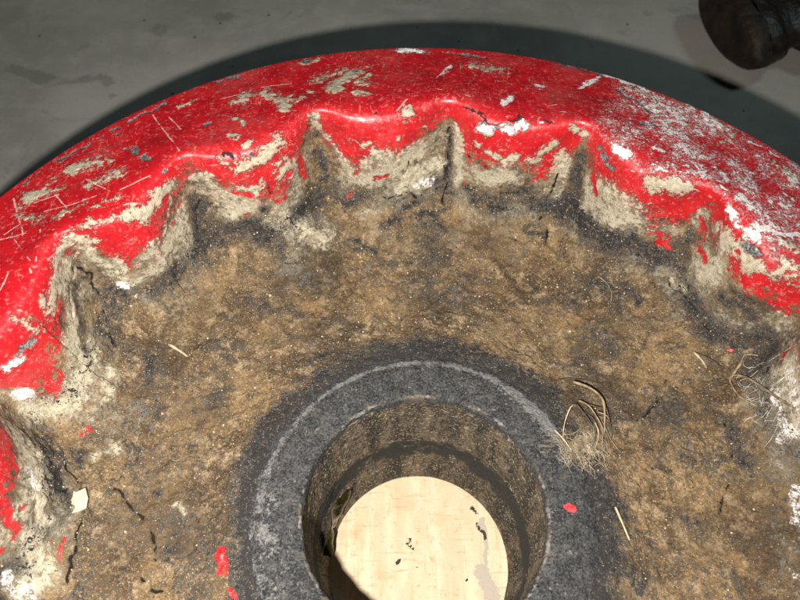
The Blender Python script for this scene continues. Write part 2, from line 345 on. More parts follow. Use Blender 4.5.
    ('W', 1.09, [(87.0, 215.7, 50.7), (101.1, 228.3, 47.4)]),
    ('W', 1.27, [(62.7, 215.9, 52.3), (66.0, 213.9, 52.5)]),
    ('W', 1.25, [(79.6, 205.6, 53.7)]),
    ('W', 1.65, [(-11.8, 252.2, 46.9), (0.9, 249.6, 47.4)]),
    ('W', 2.30, [(29.6, 186.9, 49.2), (36.1, 184.3, 51.9)]),
    ('W', 2.01, [(44.2, 182.0, 52.4), (53.2, 183.1, 55.6)]),
    ('W', 1.07, [(61.2, 183.6, 56.6)]),
    ('W', 2.88, [(-183.8, 53.1, 38.9), (-180.3, 56.5, 38.3)]),
    ('W', 2.42, [(-186.6, 47.2, 22.7), (-182.3, 49.9, 16.3)]),
    ('w', 1.85, [(-154.4, 111.4, 17.6), (-152.8, 110.8, 13.2)]),
    ('w', 1.57, [(-148.6, 109.7, 5.6)]),
    ('h', 4.61, [(166.1, 52.7, 13.2), (165.6, 37.6, 12.6)]),
    ('h', 5.41, [(169.0, 57.5, 24.6), (167.7, 42.7, 23.9)]),
    ('h', 4.56, [(166.3, 31.4, 3.9), (168.9, 32.8, 13.8)]),
    ('t', 2.58, [(-157.3, 30.6, -9.3), (-157.3, 26.0, -8.6)]),
    ('h', 5.09, [(-174.0, -31.6, 7.2), (-168.3, -33.3, 0.0)]),
    ('w', 2.51, [(-175.0, -28.0, 8.4)]),
    ('h', 3.15, [(171.1, 10.5, -3.4), (168.0, -3.8, -3.8)]),
    ('w', 2.08, [(160.5, -26.6, -3.4)]),
    ('h', 3.45, [(-171.1, 12.3, 23.3), (-168.2, 5.0, 17.6)]),
    ('t', 1.89, [(-114.5, 6.4, -12.3), (-111.3, 3.3, -11.9)]),
    ('h', 4.61, [(6.4, 186.4, 8.4), (-0.4, 183.4, 6.7)]),
    ('W', 1.24, [(143.1, 140.7, 58.6), (146.3, 137.6, 58.5)]),
    ('W', 0.96, [(113.6, 153.4, 56.6), (118.7, 150.4, 56.8)]),
    ('S', 0.60, [(-143.4, 197.7, 48.4), (-131.8, 179.5, 53.2), (-120.7, 162.5, 58.6)]),
    ('S', 0.62, [(-201.8, 140.5, 48.1), (-188.5, 116.9, 53.5), (-175.3, 90.6, 57.5)]),
    ('S', 0.51, [(-198.5, 112.6, 51.6), (-192.0, 113.2, 53.1), (-185.7, 114.4, 54.6)]),
    ('S', 0.54, [(-186.8, 81.8, 56.9), (-186.2, 91.0, 56.6)]),
    ('S', 0.63, [(-12.8, 192.2, 56.4), (-7.1, 199.7, 57.5)]),
    ('S', 0.48, [(-181.3, 128.4, 53.2), (-168.3, 130.9, 55.2), (-156.9, 136.0, 55.9)]),
    ('S', 0.47, [(-171.3, 113.7, 58.2), (-154.5, 118.8, 57.0), (-143.3, 124.2, 55.0)]),
    ('S', 0.43, [(-179.6, 139.7, 51.7), (-169.8, 129.1, 55.3)]),
    ('S', 0.42, [(-191.2, 121.5, 52.1), (-197.4, 115.6, 51.5)]),
    ('S', 0.48, [(-166.5, 149.3, 52.5), (-153.8, 140.3, 55.7)]),
    ('S', 0.47, [(-63.5, 200.5, 56.4), (-47.2, 190.8, 57.0)]),
    ('S', 0.47, [(43.9, 187.6, 56.7), (71.3, 197.1, 56.2)]),
    ('S', 0.47, [(8.9, 207.8, 57.4), (26.2, 201.5, 57.8)]),
    ('S', 0.44, [(-145.8, 139.0, 57.0), (-132.5, 146.9, 57.8)]),
    ('S', 0.40, [(-178.3, 115.4, 56.4), (-174.4, 96.3, 57.9)]),
    ('S', 0.48, [(-124.3, 181.8, 53.6), (-133.7, 194.4, 50.0)]),
    ('S', 0.45, [(-168.6, 107.2, 52.3), (-170.6, 98.6, 55.3)]),
    ('S', 0.46, [(151.4, 203.3, 46.5), (163.6, 170.1, 50.0)]),
    ('S', 0.46, [(72.7, 190.9, 57.5), (97.5, 184.2, 57.1)]),
    ('S', 0.44, [(-86.9, 216.3, 50.5), (-70.5, 218.6, 51.3)]),
    ('S', 0.49, [(104.3, 154.8, 52.1), (120.4, 147.4, 56.1), (140.0, 137.6, 52.3)]),
    ('S', 0.36, [(-190.5, 111.6, 53.7), (-177.3, 96.7, 57.9)]),
    ('S', 0.39, [(-189.0, 135.5, 50.7), (-177.5, 139.7, 52.1)]),
    ('S', 0.44, [(-107.8, 207.3, 50.4), (-92.4, 212.8, 50.8)]),
    ('O', 1.69, [(-52.8, 184.6, 19.5), (-51.5, 184.1, 17.0)]),
    ('O', 1.15, [(16.3, 193.0, 26.4), (16.4, 187.4, 9.6)]),
    ('O', 1.56, [(135.2, 132.2, 14.4), (136.7, 134.4, 22.7)]),
    ('O', 1.43, [(-183.5, 36.7, 14.4), (-178.4, 39.9, 0.9)]),
    ('o', 4.61, [(-51.1, 178.6, 5.0), (-54.0, 172.4, -0.5)]),
    ('o', 3.19, [(106.2, 145.9, 20.8)]),
    ('o', 7.67, [(-66.0, 118.7, -12.7), (-54.9, 112.4, -12.9)]),
    ('o', 8.91, [(6.0, 131.9, -12.9), (44.8, 125.0, -12.8)]),
    ('o', 7.54, [(-86.2, 100.0, -12.9)]),
    ('o', 8.68, [(98.2, 111.1, -11.7), (75.8, 105.4, -12.9)]),
    ('o', 5.10, [(70.5, 68.2, -8.9)]),
    ('o', 6.87, [(-143.8, 38.1, -11.7)]),
    ('o', 5.89, [(133.3, 47.7, -12.3), (136.0, 36.9, -12.4)]),
    ('o', 6.74, [(-38.9, 131.8, -12.6)]),
    ('o', 4.50, [(141.6, -18.9, -12.2)]),
    ('o', 5.95, [(-105.5, 43.4, -12.3)]),
    ('t', 7.72, [(-67.6, 160.5, 0.9), (-61.3, 157.6, -5.8)]),
    ('t', 9.27, [(0.6, 184.7, 9.0), (-10.9, 180.0, 7.8)]),
    ('t', 5.40, [(-157.4, 73.1, -4.8), (-157.2, 57.6, -7.6)]),
    ('t', 5.82, [(137.5, 116.9, 3.9), (132.1, 124.9, 1.4)]),
    ('t', 3.28, [(-152.4, 35.0, -10.6), (-148.7, 31.9, -11.2)]),
    ('C', 0.43, [(-167.2, 107.6, 36.8), (-168.8, 100.8, 35.1), (-168.6, 92.5, 31.8), (-168.1, 85.7, 26.4)]),
    ('C', 0.56, [(-166.9, 108.1, 36.8), (-163.6, 108.6, 26.4), (-162.9, 104.2, 16.3), (-160.9, 97.3, 6.1), (-158.8, 85.4, -0.9)]),
    ('C', 0.47, [(16.0, 195.9, 40.1), (15.8, 193.1, 26.4), (14.8, 186.8, 7.8), (13.7, 179.8, -1.8)]),
    ('C', 0.39, [(-6.1, 185.8, 24.6), (-8.1, 183.4, 16.3)]),
    ('C', 0.36, [(-148.0, 15.7, -11.3), (-141.2, 9.4, -12.3), (-132.8, 3.2, -12.8), (-126.6, -3.5, -12.9), (-124.6, -11.3, -12.9), (-120.6, -18.7, -12.9)]),
    ('C', 0.40, [(-128.3, -24.0, -12.9), (-122.4, -29.6, -12.9), (-114.5, -32.8, -12.7)]),
    ('C', 0.44, [(-165.2, 8.4, 3.9), (-162.1, 10.8, -2.2), (-158.3, 12.2, -6.3), (-156.1, 5.5, -7.3), (-156.4, -6.0, -7.1), (-156.5, -18.4, -8.4), (-156.1, -30.9, -8.4)]),
    ('C', 0.33, [(-168.5, 27.4, -1.3), (-165.1, 20.3, -1.8), (-160.4, 15.6, -5.2)]),
    ('C', 0.33, [(-148.0, 15.7, -11.3), (-144.1, 19.3, -11.9)]),
    ('C', 0.33, [(149.4, 46.5, -9.0), (151.6, 36.1, -8.8), (143.8, 12.6, -12.1), (138.0, 3.4, -12.6)]),
    ('C', 0.46, [(73.4, 164.5, -3.0), (73.3, 155.0, -7.3)]),
    ('C', 0.41, [(-22.1, 175.8, 3.4), (-4.9, 180.0, 2.9), (12.7, 172.6, -6.3)]),
    ('C', 0.48, [(-116.7, 157.1, 36.8), (-118.0, 153.5, 26.4), (-119.9, 146.4, 15.1)]),
    ('C', 0.41, [(108.9, 48.2, -12.7), (117.8, 56.2, -12.9), (121.1, 61.5, -12.7)]),
    ('C', 0.41, [(133.0, 121.0, 0.0), (140.8, 108.0, 3.9), (148.8, 92.0, 0.0)]),
    ('C', 0.52, [(75.8, 178.0, 24.6), (73.0, 172.7, 7.2), (69.6, 165.8, -2.6)]),
]
# lower limit of the red paint: angle, row
PAINT_LIMIT = [(28.2, 18.18), (35.6, 18.12), (41.2, 17.82), (44.2, 16.65), (45.3, 18.24), (49.6, 18.71), (55.2, 18.06), (60.5, 18.59), (64.7, 16.53), (66.0, 18.47), (68.4, 19.29), (74.4, 18.24), (79.4, 18.94), (82.9, 19.12), (85.3, 16.71), (89.2, 17.59), (93.3, 18.76), (98.3, 18.94), (101.8, 19.82), (104.7, 18.29), (106.8, 15.94), (110.0, 17.53), (114.3, 19.12), (118.0, 18.94), (123.2, 18.0), (126.3, 16.88), (127.7, 17.06), (133.2, 17.94), (139.1, 18.76), (142.6, 19.24), (144.2, 17.53), (145.8, 16.71), (147.4, 16.94), (155.1, 18.41), (161.0, 19.88), (164.4, 20.29), (166.3, 18.12), (384.5, 18.12)]
# ------------------------------------------------------------------ helpers
def link_mesh(name, V, F, mats=(), parent=None, smooth=True):
    """V in millimetres (n,3); F an (m,4)/(m,3) array or list of faces"""
    me = bpy.data.meshes.new(name)
    V = np.asarray(V, dtype=np.float32) * MM
    if isinstance(F, np.ndarray):
        k = F.shape[1]; me.vertices.add(len(V)); me.vertices.foreach_set('co', V.ravel())
        me.loops.add(F.size); me.loops.foreach_set('vertex_index', F.ravel().astype(np.int32))
        me.polygons.add(len(F)); me.polygons.foreach_set('loop_start', np.arange(0, F.size, k, dtype=np.int32))
        me.update(calc_edges=True)
    else:
        me.from_pydata([tuple(map(float, v)) for v in V], [], F)
    me.validate()
    if smooth: me.polygons.foreach_set('use_smooth', np.ones(len(me.polygons), dtype=bool))
    for m in mats: me.materials.append(m)
    o = bpy.data.objects.new(name, me); sc.collection.objects.link(o)
    if parent: o.parent = parent
    return o
def put_attr(o, name, arr):
    at = o.data.attributes.new(name, 'FLOAT_COLOR', 'POINT'); at.data.foreach_set('color', np.asarray(arr, dtype=np.float32).ravel())
def tag(o, label=None, cat=None, group=None, kind=None):
    for k, v in (('label', label), ('category', cat), ('group', group), ('kind', kind)):
        if v: o[k] = v
    return o
def empty(name, loc):
    o = bpy.data.objects.new(name, None); o.location = Vector(loc) * MM; o.empty_display_size = .02; sc.collection.objects.link(o); return o
def grid_faces(nr, nc, closed=True, flip=False):
    i = np.arange(nr - 1)[:, None]; j = np.arange(nc if closed else nc - 1)[None, :]; k = (j + 1) % nc
    f = np.stack([i * nc + j, i * nc + k, (i + 1) * nc + k, (i + 1) * nc + j], -1).reshape(-1, 4)
    return f[:, ::-1] if flip else f

class M:
    """small node builder"""
    def __init__(s, name):
        s.m = bpy.data.materials.new(name); s.m.use_nodes = True; s.t = s.m.node_tree; s.t.nodes.clear()
        s.out = s.n('ShaderNodeOutputMaterial'); s.b = s.n('ShaderNodeBsdfPrincipled'); s.l(s.b.outputs[0], s.out.inputs[0])
        s.co = s.n('ShaderNodeTexCoord').outputs['Object']
    def n(s, t, **k):
        x = s.t.nodes.new(t)
        for a, v in k.items(): setattr(x, a, v)
        return x
    def l(s, a, b): s.t.links.new(a, b)
    def put(s, sock, v):
        if hasattr(v, 'is_output'): s.l(v, sock)
        elif isinstance(v, tuple) and len(v) == 3 and sock.type == 'RGBA': sock.default_value = (*v, 1)
        else: sock.default_value = v
    def scaled(s, vec, rot=(0, 0, 0)):
        x = s.n('ShaderNodeMapping'); x.inputs['Scale'].default_value = vec; x.inputs['Rotation'].default_value = rot; s.l(s.co, x.inputs[0]); return x.outputs[0]
    def noise(s, scale, detail=4, rough=.55, co=None, dist=0):
        x = s.n('ShaderNodeTexNoise'); s.l(co or s.co, x.inputs['Vector']); x.inputs['Scale'].default_value = scale; x.inputs['Detail'].default_value = detail; x.inputs['Roughness'].default_value = rough; x.inputs['Distortion'].default_value = dist
        return x.outputs['Fac']
    def voro(s, scale, feat='F1', co=None, out='Distance'):
        x = s.n('ShaderNodeTexVoronoi', feature=feat); s.l(co or s.co, x.inputs['Vector']); x.inputs['Scale'].default_value = scale; return x.outputs[out]
    def math(s, op, a, b=None, c=None, clamp=False):
        x = s.n('ShaderNodeMath', operation=op, use_clamp=clamp); s.put(x.inputs[0], a)
        if b is not None: s.put(x.inputs[1], b)
        if c is not None: s.put(x.inputs[2], c)
        return x.outputs[0]
    def ramp(s, v, a, b, lo=0., hi=1.):
        x = s.n('ShaderNodeMapRange', interpolation_type='SMOOTHSTEP'); s.put(x.inputs[0], v)
        for i, q in enumerate((a, b, lo, hi)): x.inputs[i + 1].default_value = q
        return x.outputs[0]
    def mix(s, f, a, b, mode='MIX'):
        x = s.n('ShaderNodeMix', data_type='RGBA', blend_type=mode); s.put(x.inputs[0], f); s.put(x.inputs[6], a); s.put(x.inputs[7], b); return x.outputs[2]
    def attr(s, name):
        x = s.n('ShaderNodeAttribute', attribute_name=name); y = s.n('ShaderNodeSeparateColor'); s.l(x.outputs['Color'], y.inputs[0])
        return y.outputs[0], y.outputs[1], y.outputs[2], x.outputs['Alpha']
    def bump(s, h, dist, strength=1.):
        x = s.n('ShaderNodeBump'); s.put(x.inputs['Height'], h); x.inputs['Distance'].default_value = dist; x.inputs['Strength'].default_value = strength; s.l(x.outputs[0], s.b.inputs['Normal']); return x
    def fin(s, col, rough=.8, metal=0., spec=None):
        s.put(s.b.inputs['Base Color'], col); s.put(s.b.inputs['Roughness'], rough); s.put(s.b.inputs['Metallic'], metal)
        if spec is not None: s.put(s.b.inputs['Specular IOR Level'], spec)
        return s.m
def simple(name, c1, c2, scale, rough=.8, bump=0., spec=.3):
    k = M(name); n = k.noise(scale, 5, .6)
    if bump: k.bump(n, bump)
    return k.fin(k.mix(k.ramp(n, .35, .65), c1, c2), rough, 0., spec)

# ------------------------------------------------------------------ materials
def dirt_colour(k):
    """caked brown earth: several scales of brown, ochre, grey and sooty grain"""
    a = k.noise(28, 5, .6); b = k.noise(120, 5, .65); c = k.noise(700, 4, .7); d = k.noise(1500, 2, .6)
    col = k.mix(k.ramp(a, .38, .62), (.062, .040, .022), (.225, .148, .072))
    col = k.mix(k.ramp(b, .48, .68), col, (.32, .235, .140))
    col = k.mix(k.math('MULTIPLY', k.ramp(k.noise(55, 6, .68, dist=.8), .50, .64), .8), col, (.040, .034, .028))
    col = k.mix(k.math('MULTIPLY', k.ramp(c, .50, .64), .55), col, (.045, .036, .026))
    col = k.mix(k.math('MULTIPLY', k.ramp(c, .47, .34), .5), col, (.40, .30, .18))
    col = k.mix(k.math('MULTIPLY', k.ramp(d, .62, .70), .75), col, (.52, .44, .30))
    return col, b, c, d
def mat_disc():
    k = M('painted_cast_iron')
    red, tan, grey, blk = k.attr('cover'); wht, scr, rust, crk = k.attr('wear')
    dirt, nb, nc, nd = dirt_colour(k)
    fine = k.noise(380, 6, .72); med = k.noise(110, 5, .6); fine2 = k.noise(900, 4, .7)
    edge = k.math('ADD', k.math('MULTIPLY', k.math('SUBTRACT', fine, .5), 2.0), k.math('MULTIPLY', k.math('SUBTRACT', fine2, .5), 1.1))
    def mask(a, amp=1., wd=.06):
        return k.ramp(k.math('MULTIPLY_ADD', edge, amp, a), .5 - wd, .5 + wd)
    col = dirt
    mo = k.ramp(k.math('MULTIPLY_ADD', edge, .9, rust), .3, .9); col = k.mix(k.math('MULTIPLY', mo, .6), col, (.26, .155, .065))
    col = k.mix(k.math('MULTIPLY', k.ramp(k.math('MULTIPLY_ADD', edge, .25, rust), .36, .10), .62), col, (.050, .034, .022))   # damp dark-brown earth
    # black grime, plus the left lobe's painted shade, soft and speckled
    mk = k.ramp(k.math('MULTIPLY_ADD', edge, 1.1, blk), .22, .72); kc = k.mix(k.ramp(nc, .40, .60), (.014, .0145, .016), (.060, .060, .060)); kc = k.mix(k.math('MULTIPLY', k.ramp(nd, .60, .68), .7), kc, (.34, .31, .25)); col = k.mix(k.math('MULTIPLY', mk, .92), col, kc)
    # red paint: dulled, scuffed and scratched
    s1 = k.noise(60, 3, .6, co=k.scaled((2, 9, 6), (0, 0, .75)), dist=1.4); s2 = k.noise(55, 3, .6, co=k.scaled((9, 2, 5), (0, 0, -.45)), dist=1.6)
    s3 = k.noise(420, 5, .7)
    rc = k.mix(k.ramp(med, .3, .7), (.33, .006, .011), (.48, .010, .016))
    scuffs = k.math('MULTIPLY', k.ramp(k.math('MAXIMUM', s1, s2), .60, .68), k.ramp(k.noise(40, 3), .44, .58))
    rc = k.mix(k.math('MULTIPLY', scuffs, .45), rc, (.70, .24, .22))
    rc = k.mix(k.math('MULTIPLY', k.ramp(s3, .56, .68), .6), rc, (.66, .22, .20))
    rc = k.mix(k.math('MULTIPLY', k.ramp(s3, .36, .30), .6), rc, (.20, .010, .012))
    rc = k.mix(k.math('MULTIPLY', k.ramp(k.math('ADD', k.noise(26, 5, .65), k.math('MULTIPLY', k.math('SUBTRACT', fine, .5), .5)), .50, .74), .12), rc, (.52, .26, .22))   # dust film and chalking
    mr = mask(red, 1.15, .05); col = k.mix(mr, col, rc)
    # tan dust caked on
    tc = k.mix(k.ramp(fine, .35, .68), (.33, .29, .205), (.54, .485, .37)); tc = k.mix(k.math('MULTIPLY', k.ramp(fine2, .55, .66), .5), tc, (.20, .17, .12))
    mt = mask(tan, 1.0, .09); thin = k.ramp(k.math('ADD', tan, k.math('MULTIPLY', k.math('SUBTRACT', med, .5), .9)), .45, .85, .62, 1.); mt = k.math('MULTIPLY', mt, thin); softd = k.math('MULTIPLY', k.ramp(k.math('MULTIPLY_ADD', edge, .8, tan), .06, .95, 0., .86), k.math('SUBTRACT', 1., mr)); mt = k.math('MAXIMUM', mt, softd); col = k.mix(mt, col, tc)
    # black over the paint where it is chipped through
    mk2 = k.math('MULTIPLY', mask(k.math('SUBTRACT', blk, .35), 1., .06), 1.); col = k.mix(mk2, col, (.030, .028, .027))
    gc = k.mix(k.ramp(fine2, .4, .62), (.06, .06, .062), (.24, .235, .23)); mg = mask(grey, .9, .05); col = k.mix(mg, col, gc)
    wc = k.mix(k.ramp(fine2, .35, .6), (.66, .58, .57), (.88, .85, .83)); mw = k.math('MAXIMUM', mask(wht, .8, .07), k.math('MULTIPLY', k.ramp(k.math('ADD', wht, k.math('ADD', k.math('MULTIPLY', k.math('SUBTRACT', fine2, .5), 1.7), k.math('MULTIPLY', k.math('SUBTRACT', fine, .5), 1.0))), .22, .80), k.ramp(wht, .1, .4, 0., .9))); col = k.mix(k.math('MULTIPLY', mw, .93), col, wc)
    ms = mask(scr, .5, .12); col = k.mix(k.math('MULTIPLY', ms, .8), col, (.78, .42, .37))
    mc = k.ramp(crk, .35, .6); col = k.mix(mc, col, (.018, .014, .011))
    # gloss only where the paint is bare
    cover = k.math('MAXIMUM', k.math('MAXIMUM', mt, mk2), k.math('MAXIMUM', mw, ms))
    paint = k.math('MULTIPLY', mr, k.math('SUBTRACT', 1., cover, clamp=True))
    rough = k.math('MULTIPLY_ADD', paint, -.52, .92); rough = k.math('MULTIPLY_ADD', mg, -.15, rough); rough = k.math('MULTIPLY_ADD', k.math('MULTIPLY', paint, k.math('SUBTRACT', s3, .5)), .9, rough)
    spec = k.math('MULTIPLY_ADD', paint, .34, .16)
    h = k.math('MULTIPLY', k.math('SUBTRACT', 1., paint), k.math('ADD', k.math('MULTIPLY', fine, .9), k.math('MULTIPLY', nd, .5)))
    h = k.math('ADD', h, k.math('MULTIPLY', mr, .35)); h = k.math('MULTIPLY_ADD', mg, -.5, h); h = k.math('MULTIPLY_ADD', ms, -.25, h); h = k.math('MULTIPLY_ADD', mt, .3, h)
    h = k.math('MULTIPLY_ADD', k.math('MULTIPLY', paint, med), .5, h)
    k.bump(h, .0011, .9)
    return k.fin(col, rough, 0., spec)
def mat_hub():
    k = M('sooty_hub_iron')
    edge_, pale, dust, _ = k.attr('cover')
    fine = k.noise(850, 5, .75); f2 = k.noise(1700, 2, .6); med = k.noise(140, 6, .7); big = k.noise(45, 4, .6)
    col = k.mix(k.ramp(k.math('ADD', fine, k.math('MULTIPLY', k.math('SUBTRACT', med, .5), .5)), .34, .70), (.014, .0145, .016), (.105, .105, .104))
    col = k.mix(k.math('MULTIPLY', k.ramp(f2, .65, .72), .6), col, (.34, .32, .27))
    col = k.mix(k.math('MULTIPLY', k.ramp(k.noise(420, 4, .7), .62, .70), .7), col, (.30, .28, .235))
    col = k.mix(k.math('MULTIPLY', k.ramp(k.math('ADD', dust, k.math('MULTIPLY', k.math('SUBTRACT', med, .5), 1.5)), .48, .85), .65), col, k.mix(fine, (.10, .07, .04), (.26, .19, .11)))
    e = k.math('ADD', k.math('MULTIPLY', k.math('SUBTRACT', k.noise(260, 6, .75), .5), 1.8), k.math('MULTIPLY', k.math('SUBTRACT', fine, .5), .8))
    pe = k.ramp(k.math('ADD', pale, e), .34, .75)
    col = k.mix(k.math('MULTIPLY', pe, .75), col, k.mix(k.ramp(fine, .3, .7), (.15, .152, .158), (.36, .355, .34)))
    k.bump(k.math('ADD', fine, k.math('MULTIPLY', med, .8)), .0014, 1.)
    return k.fin(col, k.math('MULTIPLY_ADD', pe, -.2, .8), 0., .3)
def mat_bore():
    k = M('grimy_bore_iron')
    wet, pale, rim, _ = k.attr('cover')
    v = k.noise(90, 5, .65, co=k.scaled((1, 1, .12))); fine = k.noise(800, 4, .75); med = k.noise(170, 5, .7)
    col = k.mix(k.ramp(v, .38, .64), (.028, .023, .018), (.21, .155, .098))
    col = k.mix(k.math('MULTIPLY', k.ramp(fine, .50, .62), .75), col, (.030, .026, .022))
    col = k.mix(k.math('MULTIPLY', k.ramp(fine, .42, .34), .6), col, (.34, .28, .19))
    col = k.mix(k.math('MULTIPLY', k.ramp(med, .57, .66), .7), col, (.42, .35, .24)); col = k.mix(k.math('MULTIPLY', k.ramp(k.noise(260, 5, .7, co=k.scaled((1, 1, .4))), .50, .62), .9), col, (.020, .018, .016)); col = k.mix(k.math('MULTIPLY', k.ramp(k.noise(900, 3), .56, .64), .8), col, (.46, .39, .28))
    col = k.mix(k.math('MULTIPLY', k.ramp(k.noise(60, 3), .68, .74), .7), col, (.30, .09, .03))
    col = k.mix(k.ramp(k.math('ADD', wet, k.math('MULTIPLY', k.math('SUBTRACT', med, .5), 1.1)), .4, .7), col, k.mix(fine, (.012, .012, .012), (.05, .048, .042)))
    col = k.mix(k.math('MULTIPLY', k.ramp(k.math('ADD', pale, k.math('MULTIPLY', k.math('SUBTRACT', med, .5), 1.4)), .45, .65), .85), col, (.42, .34, .22))
    k.bump(k.math('ADD', k.math('MULTIPLY', med, .8), fine), .0016, 1.)
    return k.fin(col, .72, 0., .35)
def mat_board():
    k = M('pale_plywood')
    grey, dark, _, _ = k.attr('cover')
    g = k.noise(9, 6, .6, co=k.scaled((9, 1.2, 1), (0, 0, 1.05)), dist=1.2); f = k.noise(60, 5, .6, co=k.scaled((6, 1, 1), (0, 0, 1.05))); st = k.noise(45, 4, .6)
    col = k.mix(k.ramp(g, .3, .7), (.56, .44, .29), (.67, .55, .39)); col = k.mix(k.math('MULTIPLY', k.ramp(f, .55, .7), .5), col, (.50, .33, .17))
    col = k.mix(k.math('MULTIPLY', k.ramp(st, .54, .68), .4), col, (.46, .31, .16))
    col = k.mix(k.math('MULTIPLY', k.ramp(k.noise(300, 4, .7), .58, .68), .6), col, (.40, .26, .13)); col = k.mix(k.math('MULTIPLY', k.ramp(k.noise(40, 4, .6, co=k.scaled((1.2, 16, 1), (0, 0, -.5)), dist=.5), .60, .66), .5), col, (.36, .24, .12))
    e = k.math('MULTIPLY', k.math('SUBTRACT', k.noise(500, 4, .7), .5), .9)
    col = k.mix(k.ramp(k.math('ADD', grey, e), .45, .55), col, (.42, .36, .29)); col = k.mix(k.ramp(k.math('ADD', dark, e), .45, .55), col, (.04, .03, .025))
    k.bump(k.math('ADD', f, k.noise(500, 3)), .0006, .6)
    return k.fin(col, .7, 0., .25)
def mat_floor():
    k = M('grey_concrete')
    stain, pale, _, _ = k.attr('cover')
    a = k.noise(5, 6, .6); b = k.noise(40, 6, .65); c = k.noise(600, 4, .7)
    col = k.mix(k.ramp(a, .34, .66), (.29, .28, .247), (.42, .40, .35)); col = k.mix(k.math('MULTIPLY', k.ramp(b, .45, .7), .5), col, (.42, .405, .36))
    col = k.mix(k.math('MULTIPLY', k.ramp(c, .5, .66), .35), col, (.19, .188, .175)); col = k.mix(k.math('MULTIPLY', k.ramp(k.noise(14, 5, .7, dist=1.), .56, .68), .5), col, (.21, .21, .198))
    e = k.math('MULTIPLY', k.math('SUBTRACT', k.noise(260, 4, .7), .5), .8)
    col = k.mix(k.math('MULTIPLY', k.ramp(k.math('ADD', stain, e), .4, .65), .32), col, (.07, .065, .058)); col = k.mix(k.math('MULTIPLY', k.ramp(k.math('ADD', pale, e), .4, .65), .4), col, (.40, .385, .35))
    sp = k.ramp(k.voro(38), .065, .045); col = k.mix(k.math('MULTIPLY', sp, .8), col, (.015, .015, .015))
    k.bump(k.math('ADD', k.math('MULTIPLY', b, .5), k.math('MULTIPLY', c, .4)), .0012, .6)
    return k.fin(col, .72, 0., .3)
MAT = dict(disc=mat_disc(), hub=mat_hub(), bore=mat_bore(), board=mat_board(), floor=mat_floor(),
           twig=simple('dry_twig', (.13, .095, .055), (.30, .23, .14), 300, .75, .0003), pale_straw=simple('pale_straw', (.30, .24, .145), (.50, .42, .28), 400, .6),
           dark_twig=simple('dark_bark', (.04, .030, .022), (.10, .075, .05), 300, .8, .0004), fibre=simple('dry_fibre', (.19, .15, .09), (.40, .33, .225), 200, .7),
           web=simple('dusty_web', (.60, .57, .52), (.75, .73, .70), 200, .8), flake=simple('red_flake', (.55, .012, .020), (.66, .05, .05), 500, .5, .0003),
           clay=simple('dried_clay', (.42, .35, .23), (.56, .47, .33), 350, .9, .0012), leaf=simple('wet_leaf', (.008, .007, .002), (.035, .030, .008), 90, .1, .0012, .6),
           iron=simple('greasy_iron', (.010, .007, .005), (.028, .018, .011), 60, .42, .003, .45), iron_face=simple('rusty_iron_face', (.008, .006, .004), (.030, .017, .009), 70, .6, .003, .35), wood_dark=simple('raw_wood_side', (.40, .29, .17), (.55, .42, .26), 80, .8))
_k = M('grit_grain'); _a = _k.n('ShaderNodeAttribute', attribute_name='tone'); MAT['grit'] = _k.fin(_a.outputs['Color'], .85, 0., .25)

# ------------------------------------------------------------------ the floor
gx = np.concatenate([[-6000, -2500, -1200], np.arange(-620, 621, 6.0), [1200, 2500, 6000]]); gy = np.concatenate([[-6000, -2500, -900, -300, 100], np.arange(170, 700, 6.0), [1000, 2500, 6000]])
X, Y = np.meshgrid(gx, gy); FV = np.stack([X.ravel(), Y.ravel(), np.full(X.size, -150.0)], -1)
def seg_dist(P, pts):
    pts = [np.array(p, float) for p in pts]
    if len(pts) == 1: return np.linalg.norm(P - pts[0], axis=1)
    d = None
    for a, b in zip(pts[:-1], pts[1:]):
        ab = b - a; t = np.clip(((P - a) @ ab) / (ab @ ab + 1e-9), 0, 1); e = np.linalg.norm(P - a - t[:, None] * ab, axis=1)
        d = e if d is None else np.minimum(d, e)
    return d
stain = np.zeros(len(FV)); pale = np.zeros(len(FV)); flo = FV + np.stack([6 * gnoise(FV, 20, 3), 6 * gnoise(FV, 20, 4), 0 * FV[:, 0]], -1)
FLOOR_STAINS = [(11, [(-255, 524)]), (9, [(-196, 545), (-190, 546)]), (5, [(-345, 446), (-310, 452)]), (5, [(-298, 455), (-288, 444)]), (5, [(-284, 428)]), (7, [(-390, 465), (-350, 450)])]
for r, pts in FLOOR_STAINS: stain = np.maximum(stain, 1 - .5 * seg_dist(flo, [(x, y, -150) for x, y in pts]) / r)
for r, pts in [(5, [(-363, 440), (-330, 450), (-300, 466)]), (3, [(-300, 520)]), (3, [(-180, 505)]), (6, [(-20, 560), (40, 556)])]: pale = np.maximum(pale, .85 - .5 * seg_dist(flo, [(x, y, -150) for x, y in pts]) / r)
floor = tag(link_mesh('floor', FV, grid_faces(len(gy), len(gx), False), [MAT['floor']], smooth=False), 'bare grey concrete floor under the board', None, None, 'structure')
put_attr(floor, 'cover', np.stack([np.clip(stain, 0, 1), np.clip(pale, 0, 1), 0 * pale, np.ones_like(pale)], -1))

